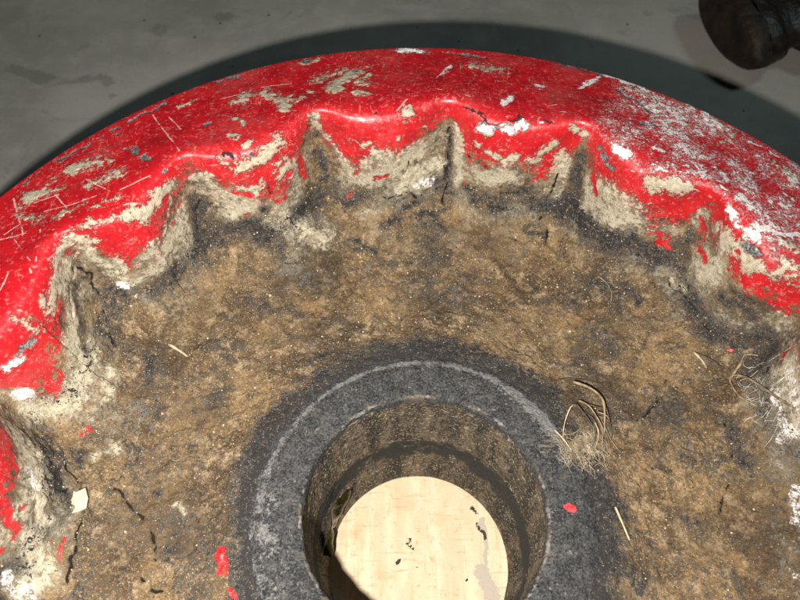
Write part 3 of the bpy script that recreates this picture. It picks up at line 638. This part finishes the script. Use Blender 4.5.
# ------------------------------------------------------------------ the board the wheel lies on
bx = np.linspace(-135, 135, 181); by = np.linspace(-130, 130, 175); X, Y = np.meshgrid(bx, by)
BV = np.stack([X.ravel(), Y.ravel(), np.full(X.size, -122.0)], -1); nb_, nc_ = len(by), len(bx)
wb = BV + np.stack([2.2 * gnoise(BV, 7, 5), 2.2 * gnoise(BV, 7, 6), 0 * BV[:, 0]], -1)
gr_ = np.zeros(len(BV)); dk = np.zeros(len(BV))
BOARD_GREY = [(5, [(38, -5), (42, -14)]), (1.6, [(40, 26), (41, 12), (40, -2)]), (4, [(43, -18), (44, -40)])]
BOARD_DARK = [(1.1, [(34, 33), (37, 31)]), (1.1, [(37, 23), (41, 14)]), (1.3, [(-11, 3), (-13, 1)]), (1.1, [(0, -1)]), (1, [(-5, 15)]), (1, [(-7, 12), (-3, 9)]), (1, [(28, -8)])]
for r, p in BOARD_GREY: gr_ = np.maximum(gr_, 1 - .5 * seg_dist(wb, [(x, y, -122) for x, y in p]) / r)
for r, p in BOARD_DARK: dk = np.maximum(dk, 1 - .5 * seg_dist(wb, [(x, y, -122) for x, y in p]) / r)
board = tag(empty('wooden_board', (0, 0, -150)), 'pale plywood board seen through the hub hole', 'board')
top = link_mesh('board_face', BV - np.array([0, 0, -150.0]), grid_faces(nb_, nc_, False), [MAT['board']], board, False)
put_attr(top, 'cover', np.stack([np.clip(gr_, 0, 1), np.clip(dk, 0, 1), 0 * dk, np.ones_like(dk)], -1))
bv = [(sx * 135, sy * 130, z) for z in (0, 27.6) for sx, sy in ((-1, -1), (1, -1), (1, 1), (-1, 1))]
link_mesh('board_core', bv, [(0, 1, 5, 4), (1, 2, 6, 5), (2, 3, 7, 6), (3, 0, 4, 7), (3, 2, 1, 0), (4, 5, 6, 7)], [MAT['wood_dark']], board, False)

# ------------------------------------------------------------------ the wheel
wheel = tag(empty('cast_wheel', (0, 0, -122)), 'large dished cast wheel with chipped red scalloped rim and earth caked inside', 'wheel')
WO = np.array([0, 0, -122.0])
P, U, PHI = disc_base(); nr, nc = P.shape[:2]; N = normals(P)
P0 = P.reshape(-1, 3).copy(); NN = N.reshape(-1, 3); UU = np.repeat(U, nc); PH = np.tile(PHI, nr)
warp = np.stack([gnoise(P0, 7, 21), gnoise(P0, 7, 22), gnoise(P0, 7, 23)], -1) * 2.6 + np.stack([gnoise(P0, 2.4, 24), gnoise(P0, 2.4, 25), gnoise(P0, 2.4, 26)], -1) * .9
n_big = fbm(P0, 40, 3, 31); n_mid = fbm(P0, 13, 3, 32); n_sml = fbm(P0, 4, 3, 33)
lay = {c: np.zeros(len(P0)) for c in 'TRGKWSOC'}
pl = sorted((a % 360, u) for a, u in PAINT_LIMIT)
pa = np.array([p[0] for p in pl] + [pl[0][0] + 360]); pu = np.array([p[1] for p in pl] + [pl[0][1]])
ph_ = np.where(PH % 360 < pa[0], PH % 360 + 360, PH % 360)
lim = np.interp(ph_, pa, pu) - .45
dgrv, _i = groove_phase(PH % 360)
hidden = (PH % 360 > 169) & (PH % 360 < 350)
lim = np.where(hidden, 17.9 - 1.2 * np.exp(-(dgrv / 4) ** 2), lim)
lay['R'] = np.clip(.5 + (lim - UU) * .30 + .24 * n_mid + .16 * n_sml, 0, 1.15)
# wall below the paint: tan dust thinning into the earth, less in the grooves
wall = np.clip((UU - lim) / 3.0, -1, 2)
lay['T'] = np.where(UU > 16, .82 - .46 * np.clip(wall, 0, 2) + .30 * n_mid + .22 * n_big - .30 * np.exp(-(dgrv / 2.2) ** 2), 0) * sstep(-.1, .35, wall)
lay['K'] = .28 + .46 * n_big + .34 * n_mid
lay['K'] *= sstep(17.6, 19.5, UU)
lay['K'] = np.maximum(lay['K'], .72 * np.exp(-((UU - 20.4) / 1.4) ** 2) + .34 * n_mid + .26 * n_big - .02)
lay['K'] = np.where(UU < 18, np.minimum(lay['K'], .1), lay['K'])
rad = np.hypot(P0[:, 0], P0[:, 1])
lay['K'] = np.maximum(lay['K'], np.where(rad < 130, .92 * sstep(101, 82, rad + 9 * n_mid + 9 * n_big) + .1 * n_mid, 0))
lay['O'] = .32 + .40 * fbm(P0, 46, 3, 41) + .14 * n_mid
lay['W'] = np.where((UU > 8) & (UU < 15), .05 + .20 * sstep(72, 55, PH % 360), 0)
reg = sstep(70, 58, PH % 360 + 5 * n_big) * sstep(8.2, 9.2, UU) * sstep(15.6, 14.2, UU + .6 * n_mid)
lay['W'] += reg * (.20 + .34 * n_big + .30 * n_mid + .18 * n_sml)
band = (UU > 8.6) & (UU < 15)
lay['T'] = np.where(band, .13 + .16 * n_big + .24 * n_mid, lay['T'])
edge_wear = np.exp(-((UU - 8.0) / .55) ** 2)
lay['G'] = edge_wear * (.36 + .42 * n_mid + .2 * n_sml)
lay['K'] = np.where(UU < 8.2, .35 + .3 * n_mid, lay['K'])
PW = P0 + warp
for l, r, pts in MARKS:
    c = 'W' if l == 'h' else l.upper(); soft = l.islower(); A = np.array(pts); fine = c in 'SC'
    lo = A.min(0) - 3 * r - 5; hi = A.max(0) + 3 * r + 5
    ii = np.nonzero(((P0 > lo) & (P0 < hi)).all(1))[0]
    if not len(ii): continue
    Q = (P0[ii] + (.12 if c == 'S' else .8) * warp[ii]) if fine else PW[ii]
    d = seg_dist(Q, pts)
    v = (1 if not soft else .78) - .5 * d / r; v = np.clip(v + (.30 * n_mid[ii] + .16 * n_sml[ii]) * (v > 0), 0, 1)
    if l == 'h': v = np.clip(.8 * (1.1 - d / r), 0, .42) + (.10 * n_mid[ii] + .06 * n_sml[ii]) * (d < r)
    if c == 'S': v = np.clip(1.15 - .6 * d / max(r * .8, .42), 0, 1) * (.85 + .3 * n_sml[ii])
    if c == 'C': v = np.clip(1.1 - .6 * d / max(r * .6, .62), 0, 1) * (.9 + .45 * n_sml[ii])
    if soft and l != 'h': v = v + .16 * n_sml[ii] * (v > 0)
    if c == 'R':
        lay['R'][ii] = np.maximum(lay['R'][ii], v); lay['T'][ii] = np.minimum(lay['T'][ii], np.clip(1.0 - v - .05, 0, 2)); lay['K'][ii] = np.minimum(lay['K'][ii], 1.1 - v)
    elif c == 'K':
        lay['K'][ii] = np.maximum(lay['K'][ii], v * (1.0 if soft else 1.15)); lay['T'][ii] -= (.75 if soft else 1.2) * v
    else: lay[c][ii] = np.maximum(lay[c][ii], v)
# a few fine cracks in the caked earth
cr = np.abs(gnoise(P0, 30, 51)) + .25 * np.abs(gnoise(P0, 7, 52)); lay['C'] = np.maximum(lay['C'], np.where((UU > 20.5) & (rad > 104), (.75 - cr / .035) * sstep(.1, .5, n_big + .2), 0)); lay['C'] = np.clip(lay['C'], 0, 1)
# relief: castings are uneven, earth lies in crusts, chips are sunk
earth = sstep(18.5, 21, UU) * sstep(76, 100, rad)
cov_t = sstep(.45, .6, lay['T'] + .25 * n_sml); cov_g = sstep(.45, .6, lay['G'])
H = .7 * n_big * sstep(9, 11, UU) + .18 * n_mid * sstep(8.5, 10, UU)
tf = fbm(P0, 26, 3, 61) * 2.2 + .3 * n_sml; terr = np.floor(tf) + sstep(.72, .98, tf - np.floor(tf))   # flaking crusts: flat plates with broken edges
clod = np.clip(gnoise(P0, 5.5, 63) - .28, 0, 1) * np.clip(gnoise(P0, 30, 64) + .35, 0, 1)
H += earth * (1.1 * n_mid + .5 * n_sml + .75 * terr + 2.6 * clod)
H += sstep(17, 19, UU) * (.12 * n_sml + .35 * n_mid)
H += .35 * cov_t - .5 * cov_g * (UU > 9) - .35 * cov_g * (UU <= 9)
H -= 2.2 * lay['C'] * (lay['C'] > .3)
H += .22 * sstep(76, 95, rad) * gnoise(P0, 1.5, 62) * sstep(18, 20, UU)
H[UU < 5.2] = 0
PD = P0 + NN * H[:, None]
disc = link_mesh('dished_disc', PD - WO, grid_faces(nr, nc), [MAT['disc']], wheel)
for c in lay: lay[c] = np.clip(lay[c], 0, 1.2)
put_attr(disc, 'cover', np.stack([lay['R'], lay['T'], lay['G'], lay['K']], -1))
put_attr(disc, 'wear', np.stack([lay['W'], lay['S'], lay['O'], lay['C']], -1))
disc['label'] = 'red painted dish with scalloped inner wall and brown earth crust'
# hub ring
HUB = [(84, -7.5), (81.5, -5.6), (79, -3.9), (77, -2.9), (75, -1.7), (72, -.4), (69, .2), (64, .2), (59.5, .1), (57, -.1), (55.6, -.8), (55, -2.2), (55, -5), (55.4, -8)]
hp = np.arange(0, 360, .36); hu = rows_u([6, 8, 9, 9, 9, 10, 12, 12, 9, 7, 6, 5, 5])
HC = np.zeros((len(HUB), len(hp), 2))
for k, (r, z) in enumerate(HUB): HC[k, :, 0] = r; HC[k, :, 1] = z
HP = revolve(HC, hu, hp); HN = normals(HP).reshape(-1, 3); hs = HP.shape; HP = HP.reshape(-1, 3)
hr = np.hypot(HP[:, 0], HP[:, 1]); ha = np.degrees(np.arctan2(HP[:, 1], HP[:, 0])); hm = fbm(HP, 9, 3, 71); hsml = fbm(HP, 2.5, 3, 72)
HH = .6 * hm + .5 * hsml - .8 * np.clip(fbm(HP, 16, 2, 73) - .35, 0, 1)
inner_hi = np.exp(-((hr - 56.0) / .8) ** 2)  # highlight along the hole's lip, painted through the pale and dust masks
palev = np.exp(-((hr - 74.6) / 2.0) ** 2) * (.62 + .4 * hm) * sstep(15, 40, ha) * (1 - .45 * sstep(125, 160, ha)) + .62 * np.exp(-((ha - 38) / 24) ** 2) * np.exp(-((hr - 72) / 4) ** 2) + (.34 + .35 * hm) * np.exp(-(((ha + 360) % 360 - 192) / 26) ** 2) * sstep(58, 68, hr) + .48 * inner_hi * (.6 + 1.6 * hm + 1.2 * hsml) + .10  # lit chamfer painted pale; left side pale from light and ash; lip highlight
dustv = .30 + .34 * hm + .25 * fbm(HP, 30, 2, 75) + .3 * inner_hi
hub = link_mesh('hub_ring', HP + HN * HH[:, None] - WO, grid_faces(hs[0], hs[1]), [MAT['hub']], wheel)
put_attr(hub, 'cover', np.stack([inner_hi, np.clip(palev, 0, 1), np.clip(dustv, 0, 1), np.ones_like(hr)], -1)); hub['label'] = 'raised black ring around the hub hole'
# bore
BORE = [(55.3, -3), (55.4, -8), (55.8, -22), (56.4, -40), (57, -56), (57, -61), (57.2, -63), (57.5, -65.5), (58, -69), (57.9, -75), (57.3, -81), (56.5, -92), (54.5, -106), (53.3, -118), (53.2, -121.9)]
bu = rows_u([5, 22, 26, 24, 8, 5, 6, 6, 8, 8, 16, 20, 16, 5]); bc = np.arange(0, 360, .5)
BC = np.zeros((len(BORE), len(bc), 2))
for k, (r, z) in enumerate(BORE): BC[k, :, 0] = r; BC[k, :, 1] = z
BP = revolve(BC, bu, bc); BN = normals(BP).reshape(-1, 3); bs = BP.shape; BP = BP.reshape(-1, 3)
bm = fbm(BP, 12, 3, 81); bsml = fbm(BP, 3, 3, 82); deep = sstep(-4, -9, BP[:, 2]) * sstep(-121.9, -119, BP[:, 2])
wet = np.exp(-((BP[:, 2] + 78) / 14) ** 2) * .80 + .45 * bm; lipv = .62 * np.exp(-((BP[:, 2] + 4.5) / 2.2) ** 2) + .5 * np.exp(-((BP[:, 2] + 62) / 1.3) ** 2) + .12 * bm  # wet: darker mottled band below the ledge
bore = link_mesh('bore_sleeve', BP + BN * ((1.0 * bm + .75 * bsml) * deep)[:, None] - WO, grid_faces(bs[0], bs[1]), [MAT['bore']], wheel)
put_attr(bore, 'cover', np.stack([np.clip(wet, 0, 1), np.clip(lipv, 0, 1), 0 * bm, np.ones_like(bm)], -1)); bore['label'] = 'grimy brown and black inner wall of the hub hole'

# ------------------------------------------------------------------ loose things lying in the dish
surf = np.concatenate([PD[(UU > 15.5)], HP + HN * HH[:, None]])
def zat(x, y):
    return surf[((surf[:, 0] - x) ** 2 + (surf[:, 1] - y) ** 2).argmin(), 2]
def catmull(pts, n=6):
    p = [np.array(q, float) for q in pts]; p = [2 * p[0] - p[1]] + p + [2 * p[-1] - p[-2]]; o = []
    for i in range(1, len(p) - 2):
        for k in range(n):
            t = k / n; o.append(.5 * (2 * p[i] + (p[i + 1] - p[i - 1]) * t + (2 * p[i - 1] - 5 * p[i] + 4 * p[i + 1] - p[i + 2]) * t * t + (3 * p[i] - p[i - 1] - 3 * p[i + 1] + p[i + 2]) * t ** 3))
    o.append(p[-2]); return np.array(o)
def tube(pts, r0, r1, sides=6, smooth=5, jit=0., seed=0):
    c = catmull(pts, smooth) if smooth else np.array(pts, float); n = len(c); rs = np.linspace(r0, r1, n); rj = np.random.RandomState(seed)
    rs = rs * (1 + jit * rj.uniform(-1, 1, n)); V = []
    t = np.gradient(c, axis=0); t /= np.linalg.norm(t, axis=1, keepdims=True) + 1e-9
    up = np.array([0.13, 0.21, .97])
    for i in range(n):
        a = np.cross(t[i], up); a /= np.linalg.norm(a) + 1e-9; b = np.cross(a, t[i])
        for k in range(sides):
            g = 2 * math.pi * k / sides; V.append(c[i] + rs[i] * (math.cos(g) * a + math.sin(g) * b))
    F = [(i * sides + k, i * sides + (k + 1) % sides, (i + 1) * sides + (k + 1) % sides, (i + 1) * sides + k) for i in range(n - 1) for k in range(sides)]
    F += [tuple(range(sides - 1, -1, -1)), tuple((n - 1) * sides + k for k in range(sides))]
    return V, F
def joinVF(parts):
    V = []; F = []
    for v, f in parts: o = len(V); V += list(v); F += [tuple(i + o for i in q) for q in f]
    return V, F
def lay_path(pts): return [(x, y, zat(x, y) + h) for x, y, h in pts]
def loose(name, pts, r0, r1, mat, label, cat, jit=.15, seed=1, group=None, smooth=2):
    c = lay_path(pts); base = c[0]; V, F = tube([np.array(p) - np.array(base) for p in c], r0, r1, 6, smooth, jit, seed)
    o = link_mesh(name, V, F, [MAT[mat]]); o.location = Vector(base) * MM; return tag(o, label, cat, group)
# clump of dry roots by the hub
root = tag(empty('root_clump', (78, 40, zat(78, 40))), 'tangle of dry broken roots and fibres beside the black hub ring', 'roots')
ro = np.array([78, 40, zat(78, 40)])
for i, (pts, r0, r1, mt) in enumerate([
        ([(76.5, 66.5, 4.5), (84, 62.5, 5.5), (89.6, 57.5, 5), (90.0, 51, 3.5), (89, 43, 2), (88, 38, .7)], 1.15, .8, 'twig'),
        ([(77.5, 55.5, 2.5), (82, 53, 4), (85, 47.5, 3.5), (87.5, 42, 2), (86.5, 34, .6)], .85, .7, 'twig'),
        ([(76, 53.5, 3), (71.5, 49.5, 6), (68, 42, 3.5), (66.5, 34.5, .5)], .75, .5, 'pale_straw'),
        ([(76, 53.5, 3), (80, 47, 2.4), (83.5, 42.5, .8)], .7, .55, 'dark_twig'),
        ([(63, 38.5, 1.2), (67, 33, 2.0), (71.5, 27, .5)], .65, .55, 'pale_straw'),
        ([(91, 53, 3.5), (92, 46, 2.5), (92.5, 38, .6)], .6, .45, 'dark_twig'),
        ([(84, 44, 2.5), (85, 38, 3), (82, 31, .8)], .7, .5, 'fibre'),
        ([(82, 55, 1.5), (88, 53, 3), (92.5, 55, 1.2)], .6, .4, 'dark_twig'), ([(86, 50, 3.5), (91, 48, 3), (93, 42, 1)], .5, .3, 'twig'),
        ([(88, 46, 2), (92, 36, 1.5), (96, 30, .4)], .55, .35, 'twig'), ([(80, 50, 1), (84, 45, 2.4), (83, 36, 1.4), (79, 29, .4)], .55, .35, 'dark_twig'), ([(90, 40, 1), (90, 30, 1), (86, 23, .3)], .45, .3, 'twig')]):
    V, F = tube([np.array(p) - ro for p in lay_path(pts)], r0 * .62, r1 * .4, 7, 3, .35, i); link_mesh('twig', V, F, [MAT[mt]], root)
fr = random.Random(5); parts = []
for i in range(330):
    x = fr.gauss(75, 6); y = fr.gauss(31, 4); a = fr.uniform(0, 6.28); L = fr.uniform(3, 10); b = fr.uniform(-.8, .8); pts = []
    for k in range(5):
        pts.append((x, y, fr.uniform(-.1, 1.0))); x += L / 4 * math.cos(a); y += L / 4 * math.sin(a); a += b * .6
    parts.append(tube([np.array(p) - ro for p in lay_path(pts)], .15, .07, 4, 2, 0))
V, F = joinVF(parts); tag(link_mesh('fibre_tuft', V, F, [MAT['fibre']], root), kind='stuff')
loose('bark_sliver', [(66, 67, .3), (75, 70, 1.5), (88, 68.5, 1.2), (97, 64.5, .2)], .55, .35, 'dark_twig', 'thin dark bark sliver lying above the root tangle', 'twig')
loose('root_stalk', [(88, 49, .2), (104, 48, .8), (111, 51.5, .9), (120, 60, .4), (126, 70, .2)], .28, .55, 'dark_twig', 'thin curved stalk running from the roots across the earth', 'twig')
loose('straw', [(87.5, 3.5, .4), (90, -4, .6), (92, -11, .4)], .6, .5, 'pale_straw', 'short straight straw just outside the hub ring below the roots', 'straw')
loose('straw', [(141.6, 83.7, 1.4), (144.5, 79, 1.6), (147, 75.5, .5)], .7, .5, 'pale_straw', 'forked pale straw bit with a white knot on dark earth', 'straw')
loose('straw', [(-133, 90, .5), (-127, 86.5, .8), (-122.5, 83.5, .4)], .9, .6, 'pale_straw', 'lone cream straw chip on the earth below the left scallops', 'straw')
loose('straw', [(141.6, 83.7, 1.4), (148, 79, 1.8), (154, 75.5, .5)], .5, .35, 'dark_twig', 'thin dark stalk crossing the forked pale straw', 'straw')
loose('straw', [(99, 131, .3), (103, 127, .7), (105, 121, .5), (104, 115, .3)], .2, .16, 'fibre', 'fine pale hair curling over the dark earth below the right scallops', 'straw')
V, F = [], []
# cord loop on the right hand wall
loose('cord_loop', [(168, 37, .8), (165.5, 48, 2), (164, 57, 2.6), (161, 66, 2.8), (157.5, 69.5, 2.6), (155.5, 66, 1.6), (157.5, 57, .9), (161, 50, .4)], .65, .5, 'twig', 'bent brown root loop against the dusty white wall', 'root', .2, 4)
loose('root_fork', [(157, 69, 1.5), (161, 74, 2.5), (163, 78, 3), (168, 76, 1)], .8, .5, 'twig', 'short pale forked root above the bent loop', 'root', .25, 6)
parts = []; wo = np.array([166, 50, zat(166, 50)])
for i in range(60):
    x = fr.uniform(158, 172); y = fr.uniform(30, 72); a = fr.uniform(0, 6.28); L = fr.uniform(3, 9); pts = []
    for k in range(4):
        pts.append((x, y, fr.uniform(.0, .4))); x += L / 3 * math.cos(a); y += L / 3 * math.sin(a); a += fr.uniform(-.6, .6)
    parts.append(tube([np.array(p) - wo for p in lay_path(pts)], .09, .05, 4, 2, 0))
V, F = joinVF(parts); o = link_mesh('cobweb', V, F, [MAT['web']]); o.location = Vector(wo) * MM; tag(o, 'dusty white cobweb threads around the bent root loop', 'cobweb', None, 'stuff')
# flakes: ragged thin chips
def flake(name, x, y, rx, ry, th, mat, label, cat, seed, z=None, n=24, tilt=(0, 0, 0), curl=.12):
    rr = random.Random(seed); top = []; z0 = zat(x, y) if z is None else z
    ring = [(1 + .18 * math.sin(2 * 6.283 * k / n + seed) + .12 * math.sin(5 * 6.283 * k / n + 2 * seed) + rr.uniform(-.14, .12)) for k in range(n)]
    V = []
    for zz in (0, th):
        for k in range(n):
            g = 2 * math.pi * k / n; V.append((rx * ring[k] * math.cos(g), ry * ring[k] * math.sin(g), zz + curl * math.sin(2 * g + seed)))
    V += [(0, 0, 0), (0, 0, th + .1)]
    F = [(k, (k + 1) % n, n + (k + 1) % n, n + k) for k in range(n)] + [((k + 1) % n, k, 2 * n) for k in range(n)] + [(n + k, n + (k + 1) % n, 2 * n + 1) for k in range(n)]
    o = link_mesh(name, V, F, [MAT[mat]], None, False); o.location = Vector((x, y, z0 - .05)) * MM; o.rotation_euler = tilt; return tag(o, label, cat)
flake('paint_flake', 65.5, 1.6, 2.6, 2.0, .5, 'flake', 'small red paint flake on the black hub ring', 'paint flake', 3)
flake('clay_flake', -159, 5.5, 5, 6.5, 1.2, 'clay', 'cream flake of dried clay against the left wall foot', 'clay flake', 8, n=9, tilt=(.05, .12, .3))
flake('paint_flake', -32, 46.2, 3.6, 1.5, .5, 'flake', 'red paint sliver stuck to the inner wall of the hub hole', 'paint flake', 9, z=-100, tilt=(1.25, 0, .58))
# wet curled leaf in the bore
lv = []; nu, nv = 20, 7
for i in range(nu):
    t = i / (nu - 1); wdt = 9 * math.sin(math.pi * min(1, .10 + t * .86)) ** .7
    for j in range(nv):
        s = (j / (nv - 1) - .5) * 2; ang = math.radians(140 + 40 * t + 2 * math.sin(6 * t)); rr_ = 53.0 - 2.2 * (1 - abs(s)) - 1.6 * math.sin(9 * t + 2 * s) - .5 * math.sin(21 * t - 4 * s)
        lv.append((rr_ * math.cos(ang), rr_ * math.sin(ang), -84 - 18 * t + s * wdt))
lf = [(i * nv + j, i * nv + j + 1, (i + 1) * nv + j + 1, (i + 1) * nv + j) for i in range(nu - 1) for j in range(nv - 1)]
leaf = link_mesh('curled_leaf', lv, lf, [MAT['leaf']]); so = leaf.modifiers.new('thick', 'SOLIDIFY'); so.thickness = .0006; ss = leaf.modifiers.new('sub', 'SUBSURF'); ss.levels = ss.render_levels = 2
tag(leaf, 'wet dark leaf clinging to the shaded side of the hub hole', 'leaf')
# loose grit on the earth
rg = np.random.RandomState(12); cand = np.nonzero((UU > 19.5) & (UU < 31) & ((PH % 360 < 200) | (PH % 360 > 335)))[0]
prob = rad[cand] / rad[cand].sum(); pick = rg.choice(cand, 7500, p=prob / prob.sum()); gsz = (rg.gamma(2.0, .12, len(pick)) + .13) * np.where(rad[pick] < 98, .6, 1)
octv = np.array([(1, 0, 0), (-1, 0, 0), (0, 1, 0), (0, -1, 0), (0, 0, 1), (0, 0, -1)], float); octf = np.array([(0, 2, 4), (2, 1, 4), (1, 3, 4), (3, 0, 4), (2, 0, 5), (1, 2, 5), (3, 1, 5), (0, 3, 5)])
GVt = (PD[pick] + NN[pick] * (gsz * .25)[:, None])[:, None, :] + octv[None] * gsz[:, None, None] * rg.uniform(.6, 1.25, (len(pick), 6, 1)) + rg.uniform(-.12, .12, (len(pick), 6, 3)) * gsz[:, None, None]
GF = (np.arange(len(pick)) * 6)[:, None, None] + octf[None]
tones = np.array([(.42, .33, .20), (.20, .14, .08), (.06, .05, .04), (.55, .47, .34), (.30, .21, .11), (.12, .10, .08)])[rg.choice(6, len(pick), p=[.22, .24, .22, .08, .14, .10])] * rg.uniform(.7, 1.1, (len(pick), 1)) * np.where(rad[pick] < 98, .6, 1)[:, None]
grit = link_mesh('grit', GVt.reshape(-1, 3), GF.reshape(-1, 3), [MAT['grit']], None, False)
put_attr(grit, 'tone', np.repeat(np.concatenate([tones, np.ones((len(pick), 1))], 1), 6, 0)); tag(grit, 'loose brown earth crumbs scattered over the dish', 'grit', None, 'stuff')

# ------------------------------------------------------------------ the greasy iron piece lying on the floor behind
axle = tag(empty('iron_stub', (310, 503, -150)), 'black greasy round iron stub lying on the concrete behind the wheel', 'iron part')
def lathe(prof, name, mat, parent, az, org, seed, amp=1.6, n=96):
    ca, sa = math.cos(az), math.sin(az); V = []; prof = [np.array(p, float) for p in prof]; fine = []
    for a_, b_ in zip(prof[:-1], prof[1:]):
        m = max(2, int(np.linalg.norm(b_ - a_) / 3)); fine += [a_ + (b_ - a_) * k / m for k in range(m)]
    fine.append(prof[-1])
    for t, r in fine:
        for k in range(n):
            g = 2 * math.pi * k / n; V.append((t * ca - r * math.cos(g) * sa, t * sa + r * math.cos(g) * ca, r * math.sin(g)))
    V = np.array(V); V[:, 2] *= .46; d = amp * fbm(V, 22, 3, seed); nrm = V - np.outer(V @ np.array([ca, sa, 0]), [ca, sa, 0]); nrm /= np.linalg.norm(nrm, axis=1, keepdims=True) + 1e-6
    V = V + nrm * d[:, None] * np.minimum(1, np.linalg.norm(nrm, axis=1))[:, None] + np.array([ca, sa, 0]) * (.6 * d)[:, None] + np.array(org)
    return link_mesh(name, V, grid_faces(len(fine), n, True, True), [MAT[mat]], parent)
az = R(16); zc = 25.5
lathe([(0.0, 0.6), (0.0, 25.0), (1.1, 42.5), (3.7, 51.2), (7.4, 55.6), (19.3, 56.2)], 'end_face', 'iron_face', axle, az, (-10, -10, zc), 90, 3.2)
lathe([(19.3, 56.2), (29.8, 55.0), (37.2, 51.2), (43.2, 43.8), (55.1, 39.4), (71.4, 40.0)], 'stub_body', 'iron', axle, az, (-10, -10, zc), 91, 3.2)
lathe([(70.7, 37.5), (72.2, 50.0), (77.4, 55.0), (141.4, 55.0), (145.8, 50.0), (147.3, 1.2)], 'collar', 'iron', axle, az, (-10, -10, zc), 92, 1.5)
